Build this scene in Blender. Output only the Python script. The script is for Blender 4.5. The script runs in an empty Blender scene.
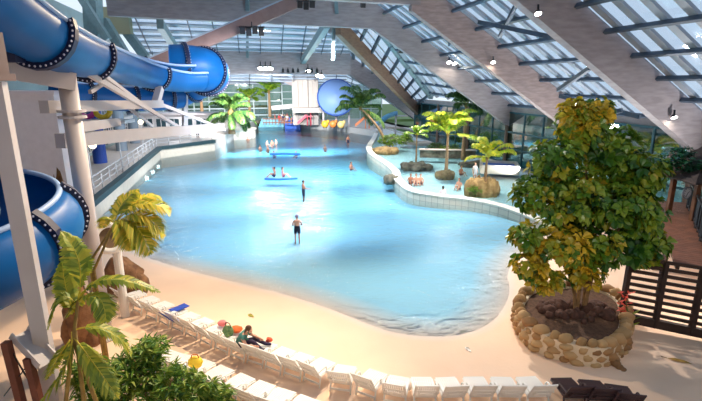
import bpy, math, random
from mathutils import Vector, Matrix, noise, Euler
R = random.Random(7)
PI = math.pi
scene = bpy.context.scene
COL = scene.collection
V3 = Vector

# ---------------------------------------------------------------- camera
F = 457.0; CX, CY = 351.0, 200.5; PITCH = math.radians(14.24); HC = 8.0
cp, sp = math.cos(PITCH), math.sin(PITCH)
cam_d = bpy.data.cameras.new('camera'); cam = bpy.data.objects.new('camera', cam_d)
COL.objects.link(cam); scene.camera = cam
cam.location = (0, 0, HC); cam.rotation_euler = (PI/2 - PITCH, 0, 0)
cam_d.sensor_width = 36; cam_d.lens = 36*F/702; cam_d.clip_end = 600; cam_d.clip_start = .1

def ray(px, py):
    x = (px-CX)/F; y = -(py-CY)/F
    return V3((x, cp + y*sp, -sp + y*cp))
def P(px, py, z=0.0):                       # seen point on a level of known height
    d = ray(px, py); t = (z-HC)/d.z
    return V3((d.x*t, d.y*t, z))
def D(px, py, dist):                        # seen point at a known forward distance (world y)
    d = ray(px, py); t = dist/d.y
    return V3((d.x*t, dist, HC + d.z*t))
AX = V3((-.235, .972, 0)); VX = V3((.972, .235, 0))   # hall's long axis and its cross axis
def W(u, v, z): return AX*u + VX*v + V3((0, 0, z))
def U(px, py, u):                           # seen point on a frame's plane
    d = ray(px, py); t = u/(AX.dot(d))
    return V3((0, 0, HC)) + d*t

# ---------------------------------------------------------------- materials
MATS = {}
def srgb(c):
    return tuple(((x/255)/12.92 if x/255 <= .04045 else ((x/255+.055)/1.055)**2.4) for x in c)
def mat(name, rgb, rough=.6, metal=0, var=0.0, scale=4.0, bump=0.0, bscale=None, rgb2=None, emit=None, estr=0, spec=.5, trans=0, stretch=None):
    if name in MATS: return MATS[name]
    m = bpy.data.materials.new(name); m.use_nodes = True
    nt = m.node_tree; N = nt.nodes; L = nt.links
    b = N['Principled BSDF']
    c = srgb(rgb)
    b.inputs['Roughness'].default_value = rough; b.inputs['Metallic'].default_value = metal
    b.inputs['Specular IOR Level'].default_value = spec
    b.inputs['Base Color'].default_value = (*c, 1)
    if trans:
        b.inputs['Transmission Weight'].default_value = trans
    tc = N.new('ShaderNodeTexCoord'); src = tc.outputs['Object']
    if stretch:
        mp = N.new('ShaderNodeMapping'); mp.inputs['Scale'].default_value = stretch
        L.new(src, mp.inputs['Vector']); src = mp.outputs['Vector']
    if var or rgb2:
        n = N.new('ShaderNodeTexNoise'); n.inputs['Scale'].default_value = scale; n.inputs['Detail'].default_value = 5
        L.new(src, n.inputs['Vector'])
        r = N.new('ShaderNodeValToRGB')
        c2 = srgb(rgb2) if rgb2 else tuple(min(1, x*(1+var)) for x in c)
        c1 = c if rgb2 else tuple(x*(1-var) for x in c)
        r.color_ramp.elements[0].position = .35; r.color_ramp.elements[1].position = .65
        r.color_ramp.elements[0].color = (*c1, 1); r.color_ramp.elements[1].color = (*c2, 1)
        L.new(n.outputs['Fac'], r.inputs['Fac']); L.new(r.outputs['Color'], b.inputs['Base Color'])
    if bump:
        n2 = N.new('ShaderNodeTexNoise'); n2.inputs['Scale'].default_value = bscale or scale*3; n2.inputs['Detail'].default_value = 4
        L.new(src, n2.inputs['Vector'])
        bp = N.new('ShaderNodeBump'); bp.inputs['Strength'].default_value = bump; bp.inputs['Distance'].default_value = .05
        L.new(n2.outputs['Fac'], bp.inputs['Height']); L.new(bp.outputs['Normal'], b.inputs['Normal'])
    if emit:
        b.inputs['Emission Color'].default_value = (*srgb(emit), 1); b.inputs['Emission Strength'].default_value = estr
    MATS[name] = m
    return m

def leaf_mat(name, cols, rough=.45, thin=.25):
    """leaf colours picked leaf by leaf from the mesh's 'leaf' attribute"""
    if name in MATS: return MATS[name]
    m = bpy.data.materials.new(name); m.use_nodes = True
    nt = m.node_tree; N = nt.nodes; L = nt.links; b = N['Principled BSDF']
    a = N.new('ShaderNodeAttribute'); a.attribute_name = 'leaf'
    r = N.new('ShaderNodeValToRGB'); cr = r.color_ramp
    for i in range(1, len(cols)-1): cr.elements.new(i/(len(cols)-1))
    for i, c in enumerate(cols): cr.elements[i].color = (*srgb(c), 1)
    L.new(a.outputs['Fac'], r.inputs['Fac']); L.new(r.outputs['Color'], b.inputs['Base Color'])
    b.inputs['Roughness'].default_value = rough
    t = N.new('ShaderNodeBsdfTranslucent'); L.new(r.outputs['Color'], t.inputs['Color'])
    mx = N.new('ShaderNodeMixShader'); mx.inputs[0].default_value = thin
    L.new(b.outputs[0], mx.inputs[1]); L.new(t.outputs[0], mx.inputs[2]); L.new(mx.outputs[0], N['Material Output'].inputs[0])
    MATS[name] = m
    return m

def glass_mat(name, tint, gloss_rough=.05, fac=.12):
    if name in MATS: return MATS[name]
    m = bpy.data.materials.new(name); m.use_nodes = True
    nt = m.node_tree; N = nt.nodes; L = nt.links; N.remove(N['Principled BSDF'])
    t = N.new('ShaderNodeBsdfTransparent'); t.inputs[0].default_value = (*srgb(tint), 1)
    g = N.new('ShaderNodeBsdfGlossy'); g.inputs['Roughness'].default_value = gloss_rough
    mx = N.new('ShaderNodeMixShader'); mx.inputs[0].default_value = fac
    L.new(t.outputs[0], mx.inputs[1]); L.new(g.outputs[0], mx.inputs[2]); L.new(mx.outputs[0], N['Material Output'].inputs[0])
    MATS[name] = m
    return m

# ---------------------------------------------------------------- mesh kit
class MB:
    def __init__(s): s.v = []; s.f = []; s.a = []; s.mi = []; s.cur = 0; s.val = .5
    def add(s, vs, fs):
        o = len(s.v); s.v.extend(V3(x) for x in vs)
        for f in fs:
            s.f.append(tuple(i+o for i in f)); s.a.append(s.val); s.mi.append(s.cur)
        return s
    def box(s, c, size, rot=None):
        hx, hy, hz = size[0]/2, size[1]/2, size[2]/2
        vs = [V3((x, y, z)) for x in (-hx, hx) for y in (-hy, hy) for z in (-hz, hz)]
        if rot is not None:
            m = rot if isinstance(rot, Matrix) else Euler(rot).to_matrix()
            vs = [m @ q for q in vs]
        c = V3(c); vs = [q+c for q in vs]
        return s.add(vs, [(0,1,3,2),(4,6,7,5),(0,4,5,1),(2,3,7,6),(0,2,6,4),(1,5,7,3)])
    def bar(s, a, b, w, h, up=(0,0,1), drop=0):
        """rectangular bar from a to b, width w sideways, h along up; drop moves it along -up"""
        a, b = V3(a), V3(b); d = (b-a); up = V3(up)
        if d.length < 1e-6: return s
        d.normalize(); side = d.cross(up)
        if side.length < 1e-4: side = d.cross(V3((0,1,0)))
        side.normalize(); upn = side.cross(d).normalized()
        vs = []
        for p in (a, b):
            p = p - upn*drop
            for x, z in ((-1,-1),(1,-1),(1,1),(-1,1)): vs.append(p + side*(x*w/2) + upn*(z*h/2))
        return s.add(vs, [(0,1,2,3),(7,6,5,4),(0,4,5,1),(1,5,6,2),(2,6,7,3),(3,7,4,0)])
    def vbar(s, a, b, w, h):
        """beam whose top edge runs a-b, hanging h straight down, width w across (vertical sides)"""
        a, b = V3(a), V3(b); d = b-a; sd = V3((d.y, -d.x, 0))
        if sd.length < 1e-6: sd = V3((1,0,0))
        sd.normalize(); dn = V3((0,0,-h)); vs = []
        for p in (a, b): vs += [p-sd*w/2, p+sd*w/2, p+sd*w/2+dn, p-sd*w/2+dn]
        return s.add(vs, [(0,1,2,3),(7,6,5,4),(0,4,5,1),(1,5,6,2),(2,6,7,3),(3,7,4,0)])
    def tube(s, pts, rad, n=8, caps=True):
        pts = [V3(p) for p in pts]; k = len(pts)
        if not hasattr(rad, '__len__'): rad = [rad]*k
        ref = V3((0,0,1)); vs = []; prev = None
        for i, p in enumerate(pts):
            d = (pts[min(i+1,k-1)] - pts[max(i-1,0)]).normalized()
            if prev is None:
                side = d.cross(ref)
                if side.length < .05: side = d.cross(V3((1,0,0)))
            else:
                side = prev - d*prev.dot(d)
            side.normalize(); prev = side; oth = d.cross(side)
            for j in range(n):
                t = 2*PI*j/n; vs.append(p + (side*math.cos(t) + oth*math.sin(t))*rad[i])
        fs = [(i*n+j, i*n+(j+1)%n, (i+1)*n+(j+1)%n, (i+1)*n+j) for i in range(k-1) for j in range(n)]
        if caps: fs += [tuple(reversed(range(n))), tuple((k-1)*n+j for j in range(n))]
        return s.add(vs, fs)
    def cyl(s, c, r, h, n=16, r2=None):
        c = V3(c); return s.tube([c, c+V3((0,0,h))], [r, r if r2 is None else r2], n)
    def lathe(s, prof, c=(0,0,0), n=20, rot=None):
        c = V3(c); vs = []; k = len(prof)
        for r, z in prof:
            for j in range(n):
                t = 2*PI*j/n; q = V3((r*math.cos(t), r*math.sin(t), z))
                vs.append((rot @ q if rot is not None else q)+c)
        fs = [(i*n+j, i*n+(j+1)%n, (i+1)*n+(j+1)%n, (i+1)*n+j) for i in range(k-1) for j in range(n)]
        return s.add(vs, fs)
    def prism(s, poly, z0, z1):
        n = len(poly); area = sum(poly[i][0]*poly[(i+1)%n][1]-poly[(i+1)%n][0]*poly[i][1] for i in range(n))
        if area < 0: poly = poly[::-1]
        vs = [V3((p[0], p[1], z0)) for p in poly] + [V3((p[0], p[1], z1)) for p in poly]
        return s.add(vs, [tuple(reversed(range(n))), tuple(range(n, 2*n))] + [(i, (i+1)%n, n+(i+1)%n, n+i) for i in range(n)])
    def wall(s, path, z0, z1, w, closed=False):
        """upright strip of thickness w along a path of ground points"""
        pts = [V3((p[0], p[1], 0)) for p in path]; n = len(pts); vs = []
        for i, p in enumerate(pts):
            a = pts[(i-1) % n] if (closed or i) else p
            b = pts[(i+1) % n] if (closed or i < n-1) else p
            d = (b-a); sd = V3((d.y, -d.x, 0)).normalized()*w/2
            for q, z in ((p-sd, z0), (p+sd, z0), (p+sd, z1), (p-sd, z1)): vs.append(V3((q.x, q.y, z)))
        m = n if closed else n-1; fs = []
        for i in range(m):
            o, q = i*4, ((i+1) % n)*4
            for k in range(4): fs.append((o+k, o+(k+1)%4, q+(k+1)%4, q+k))
        if not closed: fs += [(3,2,1,0), tuple((n-1)*4+k for k in range(4))]
        return s.add(vs, fs)
    def ell(s, c, r, n=10, m=7, rot=None):
        c = V3(c); vs = []; rr = r if hasattr(r, '__len__') else (r, r, r)
        for i in range(m+1):
            ph = -PI/2 + PI*i/m
            for j in range(n):
                t = 2*PI*j/n; q = V3((rr[0]*math.cos(ph)*math.cos(t), rr[1]*math.cos(ph)*math.sin(t), rr[2]*math.sin(ph)))
                vs.append((rot @ q if rot is not None else q)+c)
        fs = [(i*n+j, i*n+(j+1)%n, (i+1)*n+(j+1)%n, (i+1)*n+j) for i in range(m) for j in range(n)]
        return s.add(vs, fs)
    def rock(s, c, r, seed=0, n=14, m=9, amp=.28, freq=1.3):
        """a lumpy stone"""
        c = V3(c); rr = r if hasattr(r, '__len__') else (r, r, r); vs = []
        off = V3((seed*7.3, seed*3.1, seed*1.7))
        for i in range(m+1):
            ph = -PI/2 + PI*i/m
            for j in range(n):
                t = 2*PI*j/n; q = V3((math.cos(ph)*math.cos(t), math.cos(ph)*math.sin(t), math.sin(ph)))
                k = 1 + amp*noise.noise(q*freq+off) + amp*.6*noise.noise(q*freq*2.7+off) + amp*.3*noise.noise(q*freq*6+off)
                vs.append(V3((q.x*rr[0]*k, q.y*rr[1]*k, q.z*rr[2]*k))+c)
        fs = [(i*n+j, i*n+(j+1)%n, (i+1)*n+(j+1)%n, (i+1)*n+j) for i in range(m) for j in range(n)]
        return s.add(vs, fs)
    def mesh(s, name, mats, smooth=False, org=None):
        me = bpy.data.meshes.new(name)
        o = V3(org) if org is not None else V3((0,0,0))
        me.from_pydata([tuple(q-o) for q in s.v], [], s.f)
        if not isinstance(mats, (list, tuple)): mats = [mats]
        for m in mats: me.materials.append(m)
        if len(mats) > 1: me.polygons.foreach_set('material_index', s.mi)
        if len(set(s.a)) > 1:
            at = me.attributes.new('leaf', 'FLOAT', 'FACE'); at.data.foreach_set('value', s.a)
        if smooth: me.polygons.foreach_set('use_smooth', [True]*len(me.polygons))
        me.update()
        return me
    def build(s, name, mats, parent=None, smooth=False, org=None, label=None):
        """org: world point that becomes the local origin (the parent's place)"""
        o = bpy.data.objects.new(name, s.mesh(name, mats, smooth, org)); COL.objects.link(o)
        if parent is not None: o.parent = parent
        if label: o['label'] = label
        return o

def thing(name, label, cat, loc=(0,0,0), rz=0, group=None):
    o = bpy.data.objects.new(name, None); COL.objects.link(o); o.empty_display_size = .2
    o.location = loc; o.rotation_euler = (0, 0, rz); o['label'] = label; o['category'] = cat
    if group: o['group'] = group
    return o
def tag(o, label, cat, group=None, kind=None):
    o['label'] = label; o['category'] = cat
    if group: o['group'] = group
    if kind: o['kind'] = kind
    return o
def struct(o, label=None, cat=None):
    o['kind'] = 'structure'
    if label: o['label'] = label
    if cat: o['category'] = cat
    return o
def dup(root, loc, rz=None, label=None, group=None, scale=None):
    kids = {}
    for q in COL.objects:
        if q.parent is not None: kids.setdefault(q.parent.name, []).append(q)
    def cpy(o, par):
        c = o.copy(); COL.objects.link(c)
        if par is not None: c.parent = par
        for k in kids.get(o.name, []): cpy(k, c)
        return c
    r = cpy(root, None); r.location = loc
    if rz is not None: r.rotation_euler = (0, 0, rz)
    if label: r['label'] = label
    if group: r['group'] = group
    if scale: r.scale = (scale,)*3
    return r
def lerp(a, b, t): return V3(a)*(1-t) + V3(b)*t
def smooth_path(pts, n):
    """Catmull-Rom through pts"""
    pts = [V3(p) for p in pts]; out = []
    k = len(pts)
    for i in range(k-1):
        p0, p1, p2, p3 = pts[max(i-1,0)], pts[i], pts[i+1], pts[min(i+2,k-1)]
        for j in range(n):
            t = j/n; t2 = t*t; t3 = t2*t
            out.append(.5*((2*p1) + (p2-p0)*t + (2*p0-5*p1+4*p2-p3)*t2 + (3*p1-p0-3*p2+p3)*t3))
    out.append(pts[-1]); return out

# palette
M_sand = None
WHITE = mat('white_paint', (206, 202, 202), .5, var=.04, scale=2)
STEELW = mat('white_steel', (196, 186, 186), .4, var=.04, scale=1.5)
PLAST = mat('white_plastic', (240, 236, 230), .45)
TIMB = mat('glulam_timber', (164, 152, 152), .7, var=.13, scale=1.2, bump=.15, stretch=(1, 1, 5))
TIMBR = mat('reddish_timber', (168, 146, 140), .7, var=.16, scale=1.5, bump=.2, stretch=(1, 1, 5))
STEELD = mat('dark_steel', (74, 88, 104), .5, var=.08)
STEELG = mat('grey_green_steel', (128, 148, 150), .5, var=.08)
BAR = mat('glazing_bar_grey', (160, 168, 178), .5)
DARK = mat('black_metal', (28, 28, 34), .45)
GLASS = glass_mat('roof_glass', (236, 243, 250))
WGLASS = glass_mat('window_glass', (170, 205, 210), .03, .2)
TILE = mat('cream_tile', (226, 214, 196), .45, var=.05, scale=3)
DECK = mat('pale_paving', (206, 192, 182), .6, var=.06, scale=1.5)
ROCKB = mat('brown_rock', (170, 124, 84), .85, rgb2=(118, 80, 54), scale=2.5, bump=.8, bscale=6)
ROCKG = mat('grey_rock', (122, 116, 100), .85, rgb2=(70, 66, 56), scale=2, bump=.8, bscale=5)
ROCKT = mat('tan_rock', (176, 146, 96), .85, rgb2=(124, 98, 58), scale=2, bump=.8, bscale=5)
BLUE = mat('slide_blue_fibreglass', (0, 88, 156), .42, var=.12, scale=.8, spec=.3)
BLUED = mat('flange_navy', (14, 22, 62), .5)
BLUEP = mat('blue_foam', (40, 110, 190), .5)
TRUNK = mat('palm_trunk', (150, 120, 88), .85, var=.2, scale=6, bump=.6, stretch=(1, 1, 3))
BARK = mat('tree_bark', (140, 108, 72), .85, var=.25, scale=5, bump=.6)
WOODD = mat('dark_brown_wood', (52, 34, 28), .7, var=.25, scale=3, bump=.3)
WOODR = mat('boardwalk_wood', (128, 80, 58), .65, var=.2, scale=3, bump=.3, stretch=(1, 1, 1))
SKIN = mat('skin', (214, 158, 130), .55, var=.04)
SKIN2 = mat('tanned_skin', (176, 118, 90), .55, var=.04)
FRONDY = leaf_mat('yellow_green_frond', [(104, 130, 40), (158, 170, 52), (210, 196, 64), (244, 214, 84)])
FRONDG = leaf_mat('green_frond', [(34, 66, 34), (58, 98, 42), (96, 128, 58), (148, 150, 70)])
FRONDB = leaf_mat('bright_frond', [(76, 122, 30), (118, 154, 38), (166, 182, 52), (220, 196, 56)])
BUSH = leaf_mat('shrub_leaf', [(52, 96, 32), (96, 138, 42), (142, 166, 58), (190, 196, 90)])
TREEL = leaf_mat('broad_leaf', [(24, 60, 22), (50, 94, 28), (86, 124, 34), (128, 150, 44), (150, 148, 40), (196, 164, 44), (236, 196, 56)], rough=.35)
# ================================================================ GROUND AND WATER
shore_px = [(60,214),(94,219),(118,241),(142,255),(172,266),(230,281),(290,296),(340,313),(372,326),(402,334),(440,337),(472,332),(494,320),(506,304),(510,288),(508,274),(518,256),(536,240),(560,228)]
shore = [P(x, y, 0) for x, y in shore_px]
shore[0] = shore[1] + V3((-12, -1.0, 0))
shore = [shore[0]] + smooth_path(shore[1:], 3)
def shore_dist(x, y):
    best = 1e9; sg = 1
    for i in range(len(shore)-1):
        a, b = shore[i], shore[i+1]; ex, ey = b.x-a.x, b.y-a.y; l2 = ex*ex+ey*ey
        t = max(0, min(1, ((x-a.x)*ex+(y-a.y)*ey)/l2)); dx, dy = x-a.x-ex*t, y-a.y-ey*t; d = dx*dx+dy*dy
        if d < best - 1e-9:
            best = d; cr = ex*(y-a.y)-ey*(x-a.x); sg = 1 if cr < 0 else -1
    return sg*math.sqrt(best)
def ground(x, y):
    s = shore_dist(x, y)
    if s > 0:
        if AX.x*x+AX.y*y > 20.6 and VX.x*x+VX.y*y > 12: return min(.055*s, .02)
        return min(.055*s, .12+.03*s, .5)
    z = .045*s
    return max(z, -1.5) if z > -1.2 else max(-1.2-( -1.2 - z)*.3, -1.5)

def make_ground():
    xs = [-26+i*.5 for i in range(28)] + [-12+i*.3 for i in range(94)] + [16.2+i*.8 for i in range(14)]
    ys = [3+i*.3 for i in range(70)] + [24+i*1.0 for i in range(28)] + [52+i*3 for i in range(22)]
    m = MB(); vs = [(x, y, ground(x, y)) for y in ys for x in xs]; n = len(xs)
    m.add(vs, [(j*n+i, j*n+i+1, (j+1)*n+i+1, (j+1)*n+i) for j in range(len(ys)-1) for i in range(n-1)])
    ma = mat('warm_beach', (242, 206, 176), .8, var=.035, scale=.7, bump=.08, bscale=14)
    nt = ma.node_tree; N = nt.nodes; L = nt.links; b = N['Principled BSDF']
    lk = b.inputs['Base Color'].links[0].from_socket
    g = N.new('ShaderNodeNewGeometry'); sx = N.new('ShaderNodeSeparateXYZ'); L.new(g.outputs['Position'], sx.inputs[0])
    mr = N.new('ShaderNodeMapRange'); mr.inputs['From Min'].default_value = .02; mr.inputs['From Max'].default_value = -.07
    L.new(sx.outputs['Z'], mr.inputs['Value'])
    mx = N.new('ShaderNodeMix'); mx.data_type = 'RGBA'; L.new(mr.outputs[0], mx.inputs[0]); L.new(lk, mx.inputs[6])
    mx.inputs[7].default_value = (*srgb((152, 210, 236)), 1)          # painted pool floor
    L.new(mx.outputs[2], b.inputs['Base Color'])
    return struct(m.build('floor', ma, smooth=True))
make_ground()

def water_mat(name, col, dens, bump=.38):
    m = bpy.data.materials.new(name); m.use_nodes = True
    nt = m.node_tree; N = nt.nodes; L = nt.links; N.remove(N['Principled BSDF']); out = N['Material Output']
    t = N.new('ShaderNodeBsdfTransparent'); t.inputs[0].default_value = (.97, .99, 1, 1)
    g = N.new('ShaderNodeBsdfGlossy'); g.inputs['Roughness'].default_value = .03
    fr = N.new('ShaderNodeFresnel'); fr.inputs['IOR'].default_value = 1.33
    tc = N.new('ShaderNodeTexCoord')
    n1 = N.new('ShaderNodeTexNoise'); n1.inputs['Scale'].default_value = 1.5; n1.inputs['Detail'].default_value = 3
    n2 = N.new('ShaderNodeTexNoise'); n2.inputs['Scale'].default_value = 4.5; n2.inputs['Detail'].default_value = 2
    ad = N.new('ShaderNodeMath'); ad.operation = 'MULTIPLY_ADD'; ad.inputs[1].default_value = .5
    L.new(tc.outputs['Object'], n1.inputs['Vector']); L.new(tc.outputs['Object'], n2.inputs['Vector'])
    L.new(n2.outputs['Fac'], ad.inputs[0]); L.new(n1.outputs['Fac'], ad.inputs[2])
    bp = N.new('ShaderNodeBump'); bp.inputs['Strength'].default_value = bump; bp.inputs['Distance'].default_value = .25
    L.new(ad.outputs[0], bp.inputs['Height']); L.new(bp.outputs['Normal'], g.inputs['Normal']); L.new(bp.outputs['Normal'], fr.inputs['Normal'])
    mx = N.new('ShaderNodeMixShader'); L.new(fr.outputs[0], mx.inputs[0]); L.new(t.outputs[0], mx.inputs[1]); L.new(g.outputs[0], mx.inputs[2])
    L.new(mx.outputs[0], out.inputs['Surface'])
    va = N.new('ShaderNodeVolumeAbsorption'); va.inputs['Color'].default_value = (*col, 1); va.inputs['Density'].default_value = dens
    L.new(va.outputs[0], out.inputs['Volume'])
    return m
WATER = water_mat('pool_water', (.06, .86, .975), .11)
LAGOON = water_mat('lagoon_water', (.3, .93, .97), .14, .2)
EDGE_V = -9.0                                    # walkway edge along the left of the pool
m = MB(); m.prism([(-30,4),(30,4),(30,110),(-30,110)], -2.2, 0)
o = m.build('pool_water', WATER); struct(o)

# ---------------------------------------------------------------- left walkway, quay
q0, q1 = W(22, -9.0, 0), W(54.3, -8.9, 0)
q2 = P(214, 140, 1.3); q3 = P(243, 128.5, 1.0)
far_edge = [P(246,124,.9), P(258,121,.9), P(311,123.5,.9), P(345,126.5,.9), P(377,131,.9)]
m = MB(); m.prism([W(22,-26,0), W(22,-9,0), q1, q2, q3, far_edge[0], W(150,-20,0), W(150,-60,0), W(60,-40,0)], -1.6, 1.3)
struct(m.build('floor_walkway', DECK))
m = MB(); m.wall([q0+V3((.12,0,0)), q1+V3((.12,-.12,0)), q2+V3((0,-.12,0))], -1.6, 1.02, .2); struct(m.build('wall_pool_edge', TILE))
m = MB(); m.wall([q0+V3((.2,0,0)), q1+V3((.2,-.2,0)), q2+V3((.1,-.2,0))], 1.0, 1.36, .5); struct(m.build('trim_1', mat('dark_green_coping', (44, 70, 76), .5)))
# far terrace
m = MB(); m.prism([far_edge[0], far_edge[1], far_edge[2], far_edge[3], far_edge[4], W(84,24,0), W(130,40,0), W(150,-20,0)], -1.6, .9)
struct(m.build('floor_terrace', DECK))
m = MB(); m.wall(far_edge, -1.6, .95, .5); struct(m.build('wall_far_pool_edge', mat('grey_plaster', (176, 174, 170), .6, var=.06)))

# ---------------------------------------------------------------- right side: lagoon floor, promenade
rim_px = [(377,131),(375,139),(370,147),(369,152),(372,157),(379,162),(389,169),(396,176),(397,182),(404,190),(415,196.5),(441,201),(470,204.5),(500,211),(527,221),(545,229)]
LZ = .5                                          # rim height over the pool
rim = smooth_path([P(x, y-5*(y/200)**2, LZ) for x, y in rim_px], 3)
right_in = [W(20.5, 16, 0), W(20.5, 26, 0), W(100, 26, 0), W(88, 22, 0)]
m = MB(); m.prism([(p.x, p.y) for p in rim] + [(p.x, p.y) for p in right_in], -1.6, .1)
struct(m.build('floor_lagoon', mat('lagoon_floor_paint', (190, 228, 236), .6, var=.04)))
m = MB(); m.prism([(p.x, p.y) for p in rim] + [(p.x, p.y) for p in right_in], .06, LZ-.05)
struct(m.build('lagoon_water', LAGOON))
# tiled rim wall with block joints
def tile_wall_mat():
    ma = mat('tiled_rim', (230, 216, 196), .45)
    nt = ma.node_tree; N = nt.nodes; L = nt.links
    tc = N.new('ShaderNodeTexCoord'); br = N.new('ShaderNodeTexBrick'); br.offset = 0
    br.inputs['Color1'].default_value = (*srgb((236, 222, 202)), 1); br.inputs['Color2'].default_value = (*srgb((228, 212, 190)), 1)
    br.inputs['Mortar'].default_value = (*srgb((190, 172, 152)), 1); br.inputs['Scale'].default_value = 1.6; br.inputs['Mortar Size'].default_value = .02
    br.inputs['Brick Width'].default_value = .6; br.inputs['Row Height'].default_value = .6
    mp = N.new('ShaderNodeMapping'); mp.inputs['Rotation'].default_value = (PI/2, 0, 0)
    L.new(tc.outputs['Object'], mp.inputs[0]); L.new(mp.outputs[0], br.inputs[0]); L.new(br.outputs[0], N['Principled BSDF'].inputs['Base Color'])
    return ma
m = MB(); m.wall(rim, -1.6, LZ, .5); struct(m.build('wall_lagoon_rim', tile_wall_mat()))
m = MB(); m.wall([rim[-1], W(20.5,16,0), W(20.5,24.3,0)], -1.6, LZ+.05, .5); struct(m.build('wall_lagoon_end', MATS['tiled_rim']))
m = MB(); m.wall(rim, LZ, LZ+.07, .66); struct(m.build('trim_2', mat('pale_coping', (238, 230, 216), .5)))
# promenade and paths on the right
prom = [P(417,128,.6), P(432,139,.6), P(447,148,.6), P(478,154,.6), P(490,163,.6), P(521,166,.6), P(560,182,.6), W(20.5,22,0), W(20.5,28,0), W(110,28,0), W(86,20,0)]
m = MB(); m.prism(prom, -1.6, .62); struct(m.build('floor_promenade', DECK))
m = MB(); path = smooth_path([P(300+90,134,.8), P(402,138,.8), P(418,140,.8), P(432,139.5,.8)], 4); m.wall(path, -.5, .58, 1.4); struct(m.build('floor_path', DECK))

# ================================================================ ROOF
SLOPE = .62; EAVE_V, EAVE_Z = 24.5, 5.0; KNEE_V = 11.2
KNEE_Z = EAVE_Z + SLOPE*(EAVE_V-KNEE_V)
BH, BW, HANG = 1.25, .55, 2.15
def low(v): return EAVE_Z + SLOPE*(EAVE_V-v)
def rafter(name, top, foot, h=BH, w=BW, ma=TIMB):
    m = MB(); m.vbar(top, foot, w, h); return struct(m.build(name, ma))
us = [.9, 10.4, 19.8, 29.2, 38.4]
for i, u in enumerate(us):
    rafter('roof_beam', W(u, KNEE_V-.3, KNEE_Z+BH+.15), W(u, EAVE_V+.6, EAVE_Z+BH-.35), HANG, BW, TIMBR if i in (1, 3) else TIMB)
    if i in (0, 1, 2, 3): rafter('ceiling_beam', W(u, -16, KNEE_Z+BH+.75), W(u, KNEE_V+.3, KNEE_Z+BH+.35), 2.0, BW)
# the wide tie beam across the hall and the next one behind it
B1a, B1b = U(106, -7, 38.4), U(371, -2, 38.4)
B1a.z = B1b.z + .35
rafter('ceiling_beam', B1a, B1b, 2.35, .6)
UB2 = 57.0
B2a, B2b = U(196, 50.5, UB2), U(350, 53.5, UB2)
rafter('ceiling_beam', B2a, B2b, 2.5, .6, TIMB)
FOOT = U(419, 107, 61.7); FOOT.z += .1
rafter('roof_beam', B2b - (B2b-B2a).normalized()*.5, U(415, 104, 66), 2.3, .5, TIMB)
RE_T = U(338, 17, 40.5)
rafter('roof_beam', RE_T, FOOT, 1.4, .5, mat('brown_timber', (150, 116, 94), .7, var=.15, scale=1.2, bump=.15, stretch=(1,1,5)))
rafter('roof_beam', U(330, 22, 42.5), U(381, 67, 55), .9, .4, TIMB)
# steel hip member
HT, HF = U(352, -6, 38.9), U(432, 97, 52)
m = MB(); m.bar(HT, HF, .35, .55); struct(m.build('hip_beam', STEELG))

def bay(A0, A1, B0, B1, bars, purl, purl_r=(.22, .3), barw=.34, glass=True, barm=BAR, lift=0):
    """skylight between two rafters: A0-A1 is one upper edge, B0-B1 the other; bars run A0->A1, purlins A->B"""
    up = V3((0,0,lift)); A0, A1, B0, B1 = (V3(q)+up for q in (A0, A1, B0, B1))
    n = (A1-A0).cross(B0-A0).normalized()
    if n.z < 0: n = -n
    m = MB()
    off = n*.06
    m.add([A0+off, A1+off, B1+off, B0+off, A0+off*1.4, A1+off*1.4, B1+off*1.4, B0+off*1.4], [(0,1,2,3),(7,6,5,4),(0,4,5,1),(1,5,6,2),(2,6,7,3),(3,7,4,0)])
    root = struct(m.build('roof_glazing', GLASS))
    m = MB()
    for k in range(bars):
        t = (k+.5)/bars if bars > 1 else .5
        m.bar(lerp(A0, B0, t), lerp(A1, B1, t), barw, .14, n)
    m.build('glazing_bar', barm, root)
    m = MB()
    for k in range(purl):
        t = (k+.5)/purl
        m.bar(lerp(A0, A1, t)-n*.2, lerp(B0, B1, t)-n*.2, purl_r[0], purl_r[1], n)
    m.build('purlin', STEELD, root)
    return root
def topedge(u, v, dz=-.15): return W(u, v, low(v)+BH+dz)
for i in range(len(us)-1):
    a, b = us[i]+BW/2, us[i+1]-BW/2
    bay(topedge(a, KNEE_V), topedge(a, EAVE_V+.5), topedge(b, KNEE_V), topedge(b, EAVE_V+.5), 7, 8, (.16,.22), barw=.4)
    # the level part over the pool
    bay(W(a, -16, KNEE_Z+BH+.7), W(a, KNEE_V, KNEE_Z+BH+.2), W(b, -16, KNEE_Z+BH+.7), W(b, KNEE_V, KNEE_Z+BH+.2), 9, 9, barw=.3)
# last sloping bay towards the hip
bay(topedge(38.7, KNEE_V), topedge(38.7, EAVE_V+.5), HT, HF+V3((0,0,.1)), 6, 8, (.16,.22), barw=.35)
mid = bay(HT, HF, RE_T+V3((.2,0,.1)), FOOT, 3, 9, barw=.12)
bay(RE_T, FOOT, B2b, U(415, 104, 66), 4, 8, barw=.16)
# between the two tie beams: rows of glass
bay(W(38.7, 0, 0)+V3((0,0,B1a.z-.1)) + VX*(B1a.dot(VX)), B1b + V3((0,.3,-.1)), B2a + VX*(-6), B2b, 9, 10, (.1, .12), barw=.75)
# behind the second beam, sloping down to the end wall
UE = 93.0
EW = [U(190, 83, UE), U(345, 87, UE)]
bay(B2a + VX*(-6), B2b, EW[0]+VX*(-8), EW[1], 8, 9, (.12, .14), barw=.9)
bay(B2b, U(415, 104, 66), EW[1], U(420, 108, 86), 6, 6, (.12, .14), barw=.5)
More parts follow.
